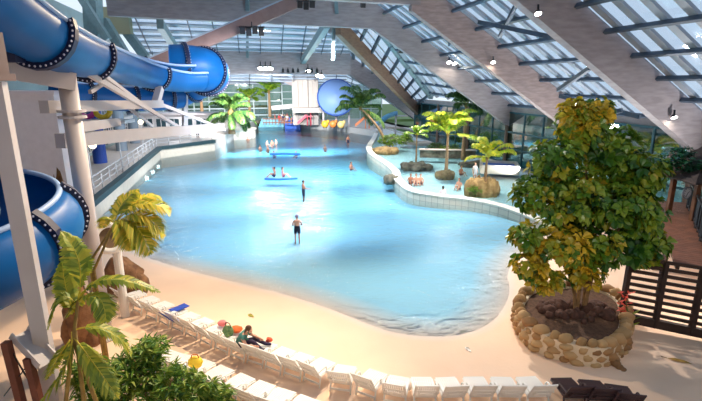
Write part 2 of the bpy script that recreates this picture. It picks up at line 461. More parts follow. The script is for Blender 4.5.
# struts and hangers under the roof
m = MB(); m.bar(U(57,106,36), U(318,-8,36), .7, .9); struct(m.build('diagonal_beam', mat('pinkish_timber', (152, 122, 116), .7, var=.13, scale=1.2, bump=.15)))
m = MB(); m.bar(U(57,102.5,36)+V3((0,0,.25)), U(318,-11.5,36)+V3((0,0,.25)), .8, .1); struct(m.build('trim_3', mat('pale_flashing', (176, 186, 200), .5)))
m = MB(); m.bar(U(327,24,40), U(303,61,56.5), .5, .7); struct(m.build('strut_beam', STEELG))
m = MB(); m.bar(U(160,24,40), U(178,52,54), .5, .7); struct(m.build('strut_beam', STEELG))
for (x0, y0, x1, y1, u) in ((247.5,-3,247.5,11,38), (334,24,333,60,41), (247.5,34,247.5,58,56.5), (336,0,337,14,38)):
    m = MB(); m.bar(U(x0,y0,u), U(x1,y1,u), .28, .28, (0,1,0)); struct(m.build('hanger_beam', STEELG))
# bracing between the rafters on the right
def brace(x0, y0, x1, y1, u0, u1):
    m = MB(); m.bar(U(x0,y0,u0), U(x1,y1,u1), .18, .22); struct(m.build('brace_beam', STEELD))
brace(479,22,552,37,27,21); brace(500,36,517,3,26,23); brace(558,90,590,68,24,20.8); brace(560,96,640,117,26,20.5); brace(594,118,622,110,22,20.5); brace(449,45,453,26,34,32)

# ================================================================ WALLS
# right side glass wall under the eave
WV = EAVE_V-.2
def glazed_wall(name, u0, u1, v, z0, z1, nm, rails=(.5,), frame=STEELG, fw=.12, along='u', gl=WGLASS):
    pt = (lambda t, z: W(u0+(u1-u0)*t, v, z)) if along == 'u' else (lambda t, z: W(v, u0+(u1-u0)*t, z))
    m = MB(); m.bar(pt(0,(z0+z1)/2), pt(1,(z0+z1)/2), .04, z1-z0); root = struct(m.build(name, gl))
    m = MB()
    for k in range(nm+1): m.bar(pt(k/nm, z0), pt(k/nm, z1), fw, fw*1.3, (0,1,0))
    for r in (0, 1) + tuple(rails): m.bar(pt(0, z0+(z1-z0)*r), pt(1, z0+(z1-z0)*r), fw, fw)
    m.build('window_frame', frame, root)
    return root
glazed_wall('wall_right', 20, 62, WV, .85, EAVE_Z+.5, 16, (.3, .62), mat('teal_frame', (52, 98, 108), .5), .14, gl=glass_mat('teal_glass', (120, 175, 178), .03, .25))
glazed_wall('wall_right_near', -3, 20, WV, .3, EAVE_Z+.5, 8, (.3, .62), MATS['teal_frame'], .14, gl=MATS['teal_glass'])
m = MB(); m.bar(W(0,EAVE_V,EAVE_Z+.3), W(62,EAVE_V,EAVE_Z+.3), .4, 1.5); struct(m.build('eave_beam', TIMB))
for u in us[1:] + [46, 54]:
    m = MB(); m.bar(W(u, EAVE_V-.1, .8), W(u, EAVE_V-.1, EAVE_Z+.6), .45, .45, (0,1,0)); struct(m.build('column', mat('brown_column', (122, 98, 84), .7, var=.1)))
# what can be seen through it: a lawn, and a hedge bank
m = MB(); m.prism([W(-10,26,0), W(-10,80,0), W(140,80,0), W(140,26,0)], -.6, .3); struct(m.build('ground_outside', mat('lawn', (92, 116, 64), .9, var=.2, scale=.6)))
# end wall of glass
glazed_wall('wall_back', -22, 8.5, UE, .9, 8.1, 11, (.18, .36, .55, .78), mat('pale_frame', (176, 190, 190), .5), .2, 'v', gl=glass_mat('end_glass', (196, 214, 206), .03, .15))
glazed_wall('wall_back_right', 8.5, 30, UE+3, .9, 8.0, 9, (.3, .6, .8), mat('pale_frame', (176, 190, 190), .5), .2, 'v', gl=glass_mat('end_glass', (196, 214, 206), .03, .15))
m = MB(); m.bar(W(UE-.3,-22,8.3), W(UE-.3,9,8.3), .5, .6); struct(m.build('trim_4', TIMB))
m = MB(); m.prism([W(94,-70,0), W(94,60,0), W(170,90,0), W(170,-110,0)], -.5, .8); struct(m.build('ground_garden', MATS['lawn']))
# concrete tower cluster with balcony slab in front of the end wall
m = MB()
for k, (x, w) in enumerate(((296,1.0),(301,.8),(306,.9),(311,.8),(316,.9))):
    a = D(x, 110, 84); m.box((a.x, a.y+.3*(k % 2), 6.2), (w, .9, 10.6))
struct(m.build('wall_tower', mat('grey_concrete', (168, 158, 150), .7, var=.06)))
a = D(308, 110, 82); m = MB(); m.box((a.x, 82.5, a.z), (5.2, 3.0, .85)); struct(m.build('balcony_slab', MATS['grey_concrete']))
m = MB(); m.bar(D(262,66,86)+V3((0,0,-.3)), D(312,92,86), .6, 1.2); struct(m.build('ramp_beam', TIMB))
m = MB(); m.bar(D(337,66,86), D(292,64,86), .6, 1.0); struct(m.build('ramp_beam', TIMB))
a0, a1 = D(272,108,88), D(345,101,88); m = MB(); m.bar(a0, a1, .8, .8); struct(m.build('ramp_slab', WHITE))

# left side: two-storey facade behind the walkway
FV = -14.0
FAC = mat('pale_green_plaster', (150, 166, 166), .65, var=.05, scale=1)
m = MB(); m.bar(W(24, FV-.3, 8), W(66, FV-.3, 8), .3, 13.4); struct(m.build('wall_left', FAC))
m = MB(); m.bar(W(66, FV-.3, 4), W(84, -17, 4), .3, 6); struct(m.build('wall_left_far', WHITE))
wi = 0
for u in [33 + 3.6*k for k in range(9)]:
    for z, h in ((1.7, 2.3), (5.0, 2.0)):
        wi += 1
        m = MB(); m.bar(W(u, FV-.1, z+h/2), W(u+2.6, FV-.1, z+h/2), .06, h); o = struct(m.build('window_%d' % wi, mat('dark_glazing', (44, 66, 74), .08)))
        m = MB()
        for t in (0, .33, .67, 1): m.bar(W(u+2.6*t, FV-.05, z), W(u+2.6*t, FV-.05, z+h), .1, .12, (0,1,0))
        for t in (0, .5, 1): m.bar(W(u, FV-.05, z+h*t), W(u+2.6, FV-.05, z+h*t), .1, .1)
        m.build('window_frame', WHITE, o)
m = MB(); m.bar(W(26, FV+.9, 4.4), W(60, FV+.9, 4.4), 2.4, .35); struct(m.build('gallery_slab', WHITE))
for u, ma in ((44.0, mat('blue_column_paint', (36, 74, 164), .5)), (52.0, mat('grey_column_paint', (120, 134, 148), .5)), (58.5, MATS['grey_column_paint'])):
    m = MB(); p = W(u, FV+1.9, 1.3); m.cyl(p, .55, 9.5, 18); struct(m.build('column', ma))
# grey-green steel frames in the upper left
for x0, y0, x1, y1, d, w in ((92,-6,96,64,40,1.1), (104,20,132,66,41,.7), (118,20,146,58,43,.7), (80,-4,108,40,39,.5), (165,-4,166,6,37,.6)):
    m = MB(); m.bar(D(x0,y0,d), D(x1,y1,d), w, w, (0,1,0)); struct(m.build('steel_column', STEELG))
m = MB(); a = D(115, 20, 42); m.box((a.x, 42.5, a.z), (2.2, .6, 2.2)); struct(m.build('vent_grille_panel', mat('beige_panel', (170, 160, 128), .6)))
# small white pavilion at the end of the quay
a = D(176, 131, 66); pv = thing('pavilion', 'low white pavilion with a row of dark windows at the end of the quay', 'pavilion', (a.x, 66, 1.3))
m = MB(); m.box((0, 1.5, 1.25), (10, 3, 2.5)); m.build('wall', WHITE, pv)
m = MB(); m.box((0, 1.4, 2.65), (10.8, 3.8, .3)); m.build('roof', STEELW, pv)
for k in range(5):
    m = MB(); m.box((-3.9+k*1.9, -.03, 1.4), (1.45, .06, 1.1)); f = m.build('window', MATS['dark_glazing'], pv)
    m = MB()
    for t in (-.72, 0, .72): m.box((-3.9+k*1.9+t, -.07, 1.4), (.08, .06, 1.2))
    for t in (-.6, .6): m.box((-3.9+k*1.9, -.07, 1.4+t), (1.5, .06, .08))
    m.build('window_frame', WHITE, f)
# near white tower wall on the left
a = D(38, 150, 18)
m = MB(); m.box((a.x, 18.4, 3.8), (1.9, .8, 7.7)); m.box((a.x, 18.4, 7.7), (2.1, 1.0, .15)); struct(m.build('wall_stair_tower', mat('tower_white', (242, 240, 248), .6, var=.03)))

# the building's wall behind the viewing window and the near side walls
m = MB(); m.bar((-22,-3,7),(30,-3,7), .4, 15); struct(m.build('wall_front', mat('warm_wall', (206, 190, 176), .7, var=.04)))
m = MB(); m.bar((-19,-3,7),(-19,24,7), .4, 15); struct(m.build('wall_left_near', MATS['warm_wall']))
# ================================================================ SLIDES
def flume(pts, r, a0, a1, nseg, name, label, thick=.07, flanges=(), bank=None, rim=True, n=16):
    """open channel swept along pts; a0..a1 is the arc of the shell (0 = +side, -90 = bottom)"""
    k = len(pts); base = pts[0]
    root = thing(name, label, 'water slide', base)
    def frame(i):
        d = (pts[min(i+1,k-1)]-pts[max(i-1,0)]).normalized(); side = d.cross(V3((0,0,1))).normalized(); up = side.cross(d).normalized()
        b = bank[i] if bank else 0
        s2 = side*math.cos(b) + up*math.sin(b); u2 = up*math.cos(b) - side*math.sin(b)
        return d, s2, u2
    def ring(i, rr, aa):
        d, s, u = frame(i); return pts[i] + s*(rr*math.cos(aa)) + u*(rr*math.sin(aa))
    A = [math.radians(a0+(a1-a0)*j/n) for j in range(n+1)]
    m = MB(); vs = []
    for i in range(k):
        vs += [ring(i, r, a) for a in A] + [ring(i, r-thick, a) for a in reversed(A)]
    q = 2*(n+1)
    m.add(vs, [(i*q+j, i*q+(j+1)%q, (i+1)*q+(j+1)%q, (i+1)*q+j) for i in range(k-1) for j in range(q)] + [tuple(range(q)), tuple((k-1)*q+j for j in reversed(range(q)))])
    m.build('channel', BLUE, root, True, base)
    if rim:
        for a in (A[0], A[-1]):
            m = MB(); m.tube([ring(i, r-.01, a) for i in range(k)], .07, 8)
            m.build('rim', mat('pale_blue_rim', (150, 176, 216), .4), root, True, base, 'pale rim along the channel edge')
    for i in flanges:
        m = MB(); d, s, u = frame(i); vs = []
        for j in range(n+1):
            a = A[j]
            for rr, dd in ((r-.01, -.09), (r+.15, -.09), (r+.15, .09), (r-.01, .09)): vs.append(ring(i, rr, a) + d*dd)
        m.add(vs, [(j*4+c, j*4+(c+1)%4, (j+1)*4+(c+1)%4, (j+1)*4+c) for j in range(n) for c in range(4)] + [(3,2,1,0), tuple(n*4+c for c in range(4))])
        m.cur = 1
        for j in range(2*n):
            a = math.radians(a0+(a1-a0)*(j+.5)/(2*n))
            for dd in (-.11, .11): m.ell(ring(i, r+.09, a)+d*dd, .028, 6, 4)
        m.build('flange', [BLUED, mat('pale_bolt', (214, 210, 226), .4)], root, False, base, 'dark navy joint ring with pale bolt heads')
    return root, ring, frame

up_pts = [D(-75,-52,8.6), D(-2,6,10.2), D(60,44,12.6), D(108,60,17.5), D(150,73,23), D(178,78,25.6), D(200,78,27)]
UPP = smooth_path(up_pts, 8)
flume(UPP, .74, -250, 22, 0, 'water_slide', 'upper blue open flume with dark bolted joints running from the top left corner', flanges=(13, 20, 33), bank=[.0]*len(UPP))
tube_pts = [D(172,68,28), D(188,68,28.3), D(202,70,29.2), D(208,73,30.8), D(203,77,32.5), D(190,83,33.5), D(174,90,33)]
UPT = smooth_path(tube_pts, 6)
flume(UPT, 1.32, -269, 90, 0, 'water_slide', 'bulging closed blue tube bend at the far end of the upper open flume', flanges=(5, 13, 20, 30), rim=False, n=26)
low_pts = [D(180,95,31), D(160,97,30), D(130,97,28.5), D(95,95,26.5), D(60,94,24.5)]
LWP = smooth_path(low_pts, 6)
flume(LWP, .85, -225, 45, 0, 'water_slide', 'shaded blue flume returning behind the white beams below the upper flume', flanges=(4, 12, 20))
# lower bowl turn
lc = V3((-9.25, 9.7, 0)); LO = []
for i in range(41):
    t = math.radians(200 - i*7.2)
    LO.append(V3((lc.x+1.85*math.cos(t), lc.y+2.15*math.sin(t), 5.3 - 1.0*max(0,i-14)/26 - .3)))
flume(LO, .93, -245, 18, 0, 'water_slide', 'lower blue flume turning in a tight bend behind the square white post', flanges=(4, 22, 28, 34), bank=[.12]*len(LO))

# ---------------------------------------------------------------- white steel frame carrying the slides
def gz(p): return ground(p.x, p.y)
c2 = V3((-7.75, 12.9, 0)); c2.z = gz(c2); top2 = D(66, 80, 12.9)
st = thing('slide_support', 'white steel support with round post and long arms carrying the upper blue slide', 'slide support', c2)
m = MB(); m.tube([c2+V3((0,0,.02)), V3((c2.x, c2.y, top2.z+.2))], .235, 20); m.build('post', STEELW, st, True, c2)
m = MB(); cz = D(70,116,12.9).z
for z in (cz-.06, cz+.1): m.cyl((c2.x, c2.y, z), .36, .07, 20)
m.build('collar', STEELW, st, False, c2)
m = MB(); m.cyl((c2.x, c2.y, c2.z), .42, .05, 20)
for k in range(6): m.cyl((c2.x+.34*math.cos(k*PI/3), c2.y+.34*math.sin(k*PI/3), c2.z+.05), .03, .04, 8)
m.build('base_plate', STEELW, st, False, c2)
tb0, tb1 = D(-10,66,11.6), D(74,82,12.8)
m = MB(); m.bar(tb0, tb1, .4, .46); m.build('beam', STEELW, st, False, c2)
def arm(x0,y0,d0,x1,y1,d1,w,h,nm='arm'):
    m = MB(); m.bar(D(x0,y0,d0), D(x1,y1,d1), w, h); return m.build(nm, STEELW, st, False, c2)
arm(44,107,12.6, 161,104,22, .25, .34); arm(72,128,13.2, 118,122,18, .2, .3); arm(60,141,13.3, 222,127,27, .3, .42)
arm(72,64,13.2, 190,134,25.5, .13, .16, 'brace'); arm(86,62,14, 142,104,20, .1, .13, 'brace'); arm(90,92,15, 112,78,17.5, .1, .12, 'brace')
arm(160,88,23, 155,106,22.2, .3, .3, 'post'); arm(124,104,19, 152,126,22, .1, .12, 'brace'); arm(160,104,22.5, 225,130,27.5, .12, .16, 'brace')
arm(185,95,32, 185,130,32.4, .3, .3, 'post')
for x, y, d in ((52,66,12.7),(8,50,10.9)):
    a = D(x, y, d); m = MB(); m.box((a.x, a.y, a.z-.12), (.5, .34, .3)); m.build('saddle', BLUED, st, False, c2, 'dark saddle under the slide joint')
c1 = D(45, 352, 8.0); gz1 = ground(c1.x, c1.y)
p1 = thing('slide_post', 'square white steel post leaning across the left foreground in front of the lower blue slide', 'post', (c1.x, 8.0, gz1))
t1 = D(0, 92, 8.0)
m = MB(); m.box((c1.x, 8.0, (gz1+8.05)/2), (.27, .24, 8.05-gz1), (0,0,.3)); m.build('shaft', STEELW, p1, False, p1.location)
m = MB(); m.box((c1.x, 8.0, 8.12), (.46, .4, .12)); m.box((c1.x, 8.0, 8.5), (.34, .3, .7)); m.build('cap_plate', mat('brown_bracket', (120, 96, 92), .5), p1, False, p1.location)
m = MB(); m.box((c1.x, 8.0, gz1+.03), (.5, .46, .06)); m.build('base_plate', STEELW, p1, False, p1.location)
# trough and timber trestle under the lower slide
tr = D(34, 350, 7.6)
tt = thing('timber_trestle', 'brown timber trestle with crossed cables and a white trough in the bottom left corner', 'trestle', (tr.x, tr.y, ground(tr.x, tr.y)))
for x0, y0, x1, y1 in ((6,342,24,402), (28,358,44,402)):
    a, b = D(x0,y0,7.6), D(x1,y1,7.6); b = a + (b-a)*3.2; b.z = max(b.z, .5)
    b = V3((a.x+.12, a.y, tt.location.z))
    m = MB(); m.bar(a, b, .13, .13, (0,1,0)); m.build('post', mat('red_brown_timber', (112, 62, 44), .7, var=.2), tt, False, tt.location)
m = MB()
m.bar(D(8,345,7.62), D(40,400,7.62), .02, .02); m.bar(D(30,362,7.62), D(4,396,7.62), .02, .02); m.build('cable', DARK, tt, False, tt.location)
a, b = D(20,334,7.9), D(48,364,7.7)
m = MB(); d = (b-a).normalized(); s = d.cross(V3((0,0,1))).normalized()
m.bar(a, b, .34, .04); m.bar(a+s*.17+V3((0,0,.06)), b+s*.17+V3((0,0,.06)), .03, .16); m.bar(a-s*.17+V3((0,0,.06)), b-s*.17+V3((0,0,.06)), .03, .16)
m.build('trough', STEELW, tt, False, tt.location, 'white steel trough')

# ---------------------------------------------------------------- round white drum and rocks behind the palm
pd = D(110, 238, 14.0); pg = ground(pd.x, 14.0)
dr = thing('drum', 'round white drum end with a brown hollow beside the round white post', 'drum', (pd.x, 14.0, pg))
rot = Euler((PI/2-.35, 0, .55)).to_matrix()
m = MB(); m.lathe([(.4,-.25),(.52,-.2),(.52,.2),(.48,.26),(.34,.26),(.33,.1)], pd, 28, rot); m.build('ring', PLAST, dr, True, dr.location)
m = MB(); m.lathe([(0,.08),(.34,.08)], pd, 28, rot); m.lathe([(0,-.24),(.36,-.24)], pd, 28, rot); m.build('hollow', mat('hollow_brown', (120, 96, 72), .8), dr, False, dr.location, 'brown hollow inside the ring')
m = MB(); m.tube([(pd.x, 14.3, pg), (pd.x, 14.3, pd.z-.4)], .14, 12); m.build('stand', PLAST, dr, False, dr.location)
def rock_thing(px, py, d, r, ma, label, seed, name='boulder', sub=5, sink=.25, group=None, amp=.28):
    p = D(px, py, d); g = ground(p.x, p.y); p.z = max(g, p.z) if sink is None else g
    root = bpy.data.objects.new(name, None)
    m = MB(); rr = random.Random(seed)
    m.rock((0, 0, r[2]*.6), r, seed, 20, 12, amp)
    for k in range(sub):
        t = rr.uniform(0, 2*PI); q = rr.uniform(.35, .6)
        m.rock((r[0]*.75*math.cos(t), r[1]*.75*math.sin(t), r[2]*q*.5), (r[0]*q, r[1]*q, r[2]*q*1.1), seed+k+1, 12, 8, .35)
    o = m.build(name, ma, None, True); o.location = p
    return tag(o, label, 'rock', group)
rock_thing(121, 262, 16.3, (.7, .55, .95), ROCKB, 'brown boulder heap at the water edge right of the white drum', 3)
rock_thing(80, 300, 12.6, (.5, .4, 1.25), ROCKB, 'tall brown rock behind the round white post under the blue slide', 9)
rock_thing(59, 200, 16.6, (.35, .3, 3.0), mat('ochre_rock', (150, 104, 52), .85, rgb2=(104, 66, 32), scale=2, bump=.8), 'ochre rock spire beside the white tower wall', 12, 'rock_spire', 2, amp=.4)
rock_thing(8, 400, 8.2, (.5, .4, .35), mat('dark_rock', (70, 46, 44), .85, rgb2=(44, 30, 32), scale=3, bump=.6), 'dark reddish rock in the bottom left corner', 15)
rock_thing(36, 410, 8.0, (.45, .4, .3), MATS['dark_rock'], 'dark rock at the foot of the timber trestle', 17)

# ================================================================ LEFT WALKWAY: railing and globe lamps
RZ = 1.36
rail_pts = [W(25, -9.1, RZ), W(54.2, -9.05, RZ), V3((q2.x-.2, q2.y-.15, RZ))]
rl = thing('railing', 'white tubular railing along the left walkway above the pool wall', 'railing', rail_pts[0])
for h in (.35, .7, 1.08):
    m = MB(); m.tube([p+V3((0,0,h)) for p in rail_pts], .045 if h > 1 else .03, 8); m.build('rail', WHITE, rl, True, rail_pts[0])
for a, b, n in ((rail_pts[0], rail_pts[1], 15), (rail_pts[1], rail_pts[2], 5)):
    for k in range(n + (1 if n == 5 else 0)):
        p = lerp(a, b, k/n); m = MB(); m.tube([p, p+V3((0,0,1.08))], .045, 8); m.build('post', WHITE, rl, True, rail_pts[0])
def globe_lamp(u, v, h, n, label, z=1.3):
    p = W(u, v, z); root = thing('globe_lamp', label, 'lamp', p, 0, 'globe lamps on the left walkway')
    m = MB(); m.cyl((0,0,0), .14, .1, 12); m.tube([(0,0,.1), (0,0,h)], [.06,.045], 10); m.build('pole', WHITE, root)
    for k in range(n):
        x = 0 if n == 1 else (-.36 + .72*k)
        if n > 1:
            m = MB(); m.tube([(0,0,h-.35), (x*.7,0,h-.3), (x,0,h-.05)], .03, 8); m.build('arm', WHITE, root, True)
        m = MB(); m.ell((x,0,h+.14), .25, 14, 9); m.build('globe', mat('lit_globe', (255, 236, 206), .4, emit=(255, 232, 196), estr=3.0), root, True, label='glowing white globe')
        m = MB(); m.cyl((x,0,h-.13), .1, .06, 10); m.build('globe_holder', WHITE, root)
for px, py, h, n, lb in ((93,187,2.7,2,'twin globe lamp nearest the round white post on the left walkway'),(123,172,2.7,2,'twin globe lamp just right of the blue column'),(144,152,2.9,1,'single globe lamp before the corner of the left walkway'),(87,168,2.6,1,'single globe lamp close to the facade windows on the left')):
    q = P(px, py, 1.3); globe_lamp(AX.dot(q), VX.dot(q), h, n, lb)
# ================================================================ PLANTS
def frond_mesh(name, base, ctrl, tip, width, ma, nleaf=26, droop=.35, seed=0, up=V3((0,0,1)), rad=.018, lw=.045, v0=.1, v1=.9, bare=.12):
    """feather leaf: midrib base->tip through ctrl (quadratic), two rows of leaflets"""
    rr = random.Random(seed); base, ctrl, tip = V3(base), V3(ctrl), V3(tip)
    def q(t): return base*(1-t)**2 + ctrl*2*t*(1-t) + tip*t*t
    def dq(t): return ((ctrl-base)*2*(1-t) + (tip-ctrl)*2*t).normalized()
    m = MB(); m.val = .75
    m.tube([q(i/10) for i in range(11)], [rad*(1-.8*i/10) for i in range(11)], 5)
    for k in range(nleaf):
        t = bare + (1-bare)*(k+.5)/nleaf; p = q(t); d = dq(t)
        prof = math.sin(PI*min(1, (t-bare)/(1-bare)*.86+.14))**.65
        L = width*prof*rr.uniform(.88, 1.08)
        sd = d.cross(up)
        if sd.length < .1: sd = d.cross(V3((0,1,0)))
        sd.normalize(); un = sd.cross(d).normalized()
        for sgn in (-1, 1):
            m.val = rr.uniform(v0, v1)
            dirn = (sd*sgn*.86 + d*.55 + un*rr.uniform(-.05,.25)).normalized()
            a = p; b = p + dirn*L*.5 + un*.03*L; c = p + dirn*L - V3((0,0,1))*droop*L
            w = d*lw*rr.uniform(.8,1.2)
            m.add([a-w*.3, a+w*.3, b+w, b-w, c], [(0,1,2,3),(3,2,4)])
    return m
def palm(name, label, base, h, crown_px, nf, flen, ma, seed, group=None, lean=(0,0), tr=.14, cat='palm', v=(.1,.9), droop=.35, nleaf=24, arch=(.3,1.2), wid=.28, lw=.06, trma=None):
    rr = random.Random(seed); base = V3(base)
    root = thing(name, label, cat, base, 0, group)
    top = V3((lean[0], lean[1], h)); m = MB(); pts = []; rads = []
    for i in range(13):
        t = i/12; p = V3((lean[0]*t**1.6, lean[1]*t**1.6, h*t)); pts.append(p); rads.append(tr*(1.25-.6*t) * (1.06 if i % 2 else .97))
    m.tube(pts, rads, 10); m.build('trunk', trma or TRUNK, root, True)
    m = MB(); m.ell(top, (tr*1.1, tr*1.1, tr*1.6), 10, 7); m.build('crown_base', mat('husk', (120, 96, 50), .9, var=.2, scale=12), root, True)
    for k in range(nf):
        a = 2*PI*k/nf*1.0 + rr.uniform(-.25,.25) + seed; el = rr.uniform(*arch) if k % 3 else rr.uniform(.9, 1.35)
        L = flen*rr.uniform(.8, 1.1)
        d = V3((math.cos(a)*math.cos(el), math.sin(a)*math.cos(el), math.sin(el)))
        ctrl = top + d*L*.75
        out = V3((math.cos(a), math.sin(a), 0))
        tip = top + out*L*(.5+.35*math.cos(el)) + V3((0,0,1))*L*(math.sin(el)*.95-.38)
        frond_mesh('frond', top, ctrl, tip, L*wid, ma, nleaf, droop, seed*50+k, rad=.03, lw=lw, v0=v[0], v1=v[1]).build('frond', ma, root)
    return root
def gterr(p): return p

# -- near palms on the left
def near_palm(label, basepx, d, fronds, ma, seed, stems, wid=.3, v=(.1,.9), nleaf=34):
    b = D(*basepx, d); g = ground(b.x, b.y); root = thing('areca_palm', label, 'palm', (b.x, b.y, g))
    org = V3((b.x, b.y, g))
    for (x0, y0, x1, y1) in stems:
        m = MB(); a = V3(D(x0, y0, d)); c = D(x1, y1, d); foot = V3((c.x, c.y, g))
        m.tube([foot, lerp(foot, c, .5), c, a], [.05,.048,.04,.028], 8); m.build('stem', mat('palm_cane', (150, 122, 60), .6, var=.2, scale=8), root, True, org)
    for k, (x0, y0, xc, yc, x1, y1, dd, w) in enumerate(fronds):
        frond_mesh('frond', D(x0,y0,d), D(xc,yc,d+dd*.5), D(x1,y1,d+dd), w, ma, nleaf, .3, seed+k, lw=.04, v0=v[0], v1=v[1], bare=.16, rad=.016).build('frond', ma, root, False, org)
    return root
near_palm('yellow-green palm with long arching fronds in front of the white posts', (72, 401), 7.2,
    [(78,300,88,260,62,232,.2,.32),(78,300,98,262,160,292,.3,.3),(76,305,60,280,48,330,-.2,.3),(74,330,110,318,132,352,.3,.34),(72,332,74,370,40,401,-.3,.34),(72,335,92,360,118,398,-.2,.32),
     (78,302,104,282,106,322,-.3,.3),(75,312,66,300,62,262,.4,.26),(70,340,60,352,46,380,.3,.28),(79,302,92,286,66,318,.1,.3)], FRONDY, 11,
    [(78,300,66,400),(75,330,84,401),(72,338,96,401)], v=(.0,.62))
near_palm('golden palm fronds spreading over the water edge beside the round white drum', (92, 300), 11.5,
    [(115,223,142,192,170,212,.3,.7),(115,223,146,202,164,236,.1,.7),(115,223,136,210,150,254,-.3,.66),(115,223,124,216,132,250,-.5,.5),(115,223,118,200,138,190,.6,.5),(115,223,132,196,158,196,.9,.6),(115,223,108,210,102,228,.4,.36)], FRONDY, 31,
    [(115,223,90,262),(114,225,94,270)], v=(.2,1.0), nleaf=44)
# -- bamboo-leaved shrub at the bottom
def leafy(name, label, cat, centers, base, ma, n, ll, lw, seed, stemn=8, stemma=None, v=(.05,.95), hang=.2):
    rr = random.Random(seed); base = V3(base); root = thing(name, label, cat, base)
    m = MB()
    for k in range(n):
        c, r = centers[rr.randrange(len(centers))]
        while True:
            q = V3((rr.uniform(-1,1), rr.uniform(-1,1), rr.uniform(-1,1)))
            if q.length < 1: break
        p = V3(c) + V3((q.x*r[0], q.y*r[1], q.z*r[2]))
        az = rr.uniform(0, 2*PI); 
        for j in range(rr.randint(4, 7)):
            m.val = rr.uniform(*v); a = az + rr.uniform(-1.3, 1.3); el = rr.uniform(-.5, .75)
            d = V3((math.cos(a)*math.cos(el), math.sin(a)*math.cos(el), math.sin(el))); L = ll*rr.uniform(.7,1.2)
            s = d.cross(V3((0,0,1))).normalized()*lw
            m.add([p, p+d*L*.45+s, p+d*L-V3((0,0,hang*L)), p+d*L*.45-s], [(0,1,2,3)])
    m.build('foliage', ma, root, False, base)
    for k in range(stemn):
        c, r = centers[k % len(centers)]; c = V3(c) + V3((rr.uniform(-.5,.5)*r[0], rr.uniform(-.5,.5)*r[1], 0))
        f = base + V3((rr.uniform(-.3,.3), rr.uniform(-.2,.2), 0)); m = MB()
        m.tube([f, lerp(f, c, .5)+V3((0,0,.1)), c+V3((0,0,r[2]*.6))], [.035,.028,.012], 6); m.build('stem', stemma or BARK, root, True, base)
    return root
sb = D(150, 401, 8.3)
leafy('bamboo_shrub', 'dense narrow-leaved green shrub along the bottom edge left of the centre', 'shrub',
    [(D(138,364,8.6),(.5,.5,.38)),(D(118,378,8.2),(.45,.5,.4)),(D(165,382,8.4),(.5,.5,.34)),(D(192,385,8.6),(.5,.4,.26)),(D(215,398,8.7),(.36,.35,.2)),(D(150,400,8.2),(.7,.5,.4)),(D(98,400,8.1),(.4,.5,.45)),(D(205,412,8.5),(.6,.5,.35)),(D(85,372,8.4),(.3,.4,.3)),(D(150,350,8.8),(.35,.4,.25))],
    (sb.x, 8.4, ground(sb.x, 8.4)), BUSH, 1000, .25, .024, 5, 10)

# ---------------------------------------------------------------- big tree in its stone planter
pc = P(570, 330, .35); PZ = ground(pc.x, pc.y)
outline = [P(x, y, PZ) for x, y in ((517,322),(525,340),(546,354),(574,363),(600,366),(617,356),(622,338),(618,318),(600,306),(572,302),(546,304),(528,308))]
outline = smooth_path(outline + [outline[0]], 3)[:-1]
PH = .72
cen = sum(outline, V3((0,0,0)))/len(outline)
pl = thing('stone_planter', 'oval planter of rough tan stones with pale mortar on the beach around the big tree', 'planter', (cen.x, cen.y, PZ))
org = pl.location.copy()
m = MB(); m.wall(outline, PZ-.05, PZ+PH-.06, .3, True); m.build('mortar_wall', mat('pale_mortar', (222, 200, 170), .85, var=.08), pl, False, org)
m = MB(); rr = random.Random(4); n = len(outline)
per = [(outline[(i+1) % n]-outline[i]).length for i in range(n)]
for row in range(4):
    i = 0; acc = rr.uniform(0,.2); tot = sum(per); s = acc
    while s < tot:
        t = s; i = 0
        while t > per[i % n]: t -= per[i % n]; i += 1
        p = lerp(outline[i % n], outline[(i+1) % n], t/per[i % n]); out = (p-cen); out.z = 0; out.normalize()
        w = rr.uniform(.15,.27); m.val = rr.random()
        q = p + out*.07 + V3((0,0,.1+row*.21))
        if row == 3: q = p + out*.04 + V3((0,0,.1+row*.21))
        m.rock(q, (w*1.0, w*.7, rr.uniform(.115,.15)*(1.3 if row == 3 else 1)), rr.randint(0,999), 10, 6, .25); s += w*1.72
m.build('stone', leaf_mat('planter_stone', [(134,96,60),(170,128,84),(190,156,110),(150,118,78)], .85, 0), pl, True, org)
m = MB(); inner = [lerp(p, cen, .1) for p in outline]; m.prism(inner, PZ, PZ+PH-.1); m.build('soil', mat('dark_soil', (94, 66, 48), .95, var=.3, scale=8, bump=.6), pl, False, org)
m = MB(); rr = random.Random(8)
for k in range(40):
    t = rr.uniform(0, 2*PI); q = cen + V3((math.cos(t)*rr.uniform(.3,1.35), math.sin(t)*rr.uniform(.2,.75), PH-.14)); q.z = PZ+PH-.04
    m.rock(q, (rr.uniform(.1,.24),)*3, k, 9, 6, .35)
m.build('soil_lumps', mat('dark_soil_lump', (84, 56, 46), .95, var=.3, scale=8), pl, True, org)
m = MB(); a = P(606, 362, PZ); 
for k in range(5): m.rock(a + V3((.0+.05*k, -.10*k-.12, .2-.035*k)), (.12,.12,.16-.02*k), 40+k, 10, 7, .3)
m.build('stone', leaf_mat('planter_stone', [], .85, 0), pl, True, org, 'knobbly stone spur at the front of the planter')

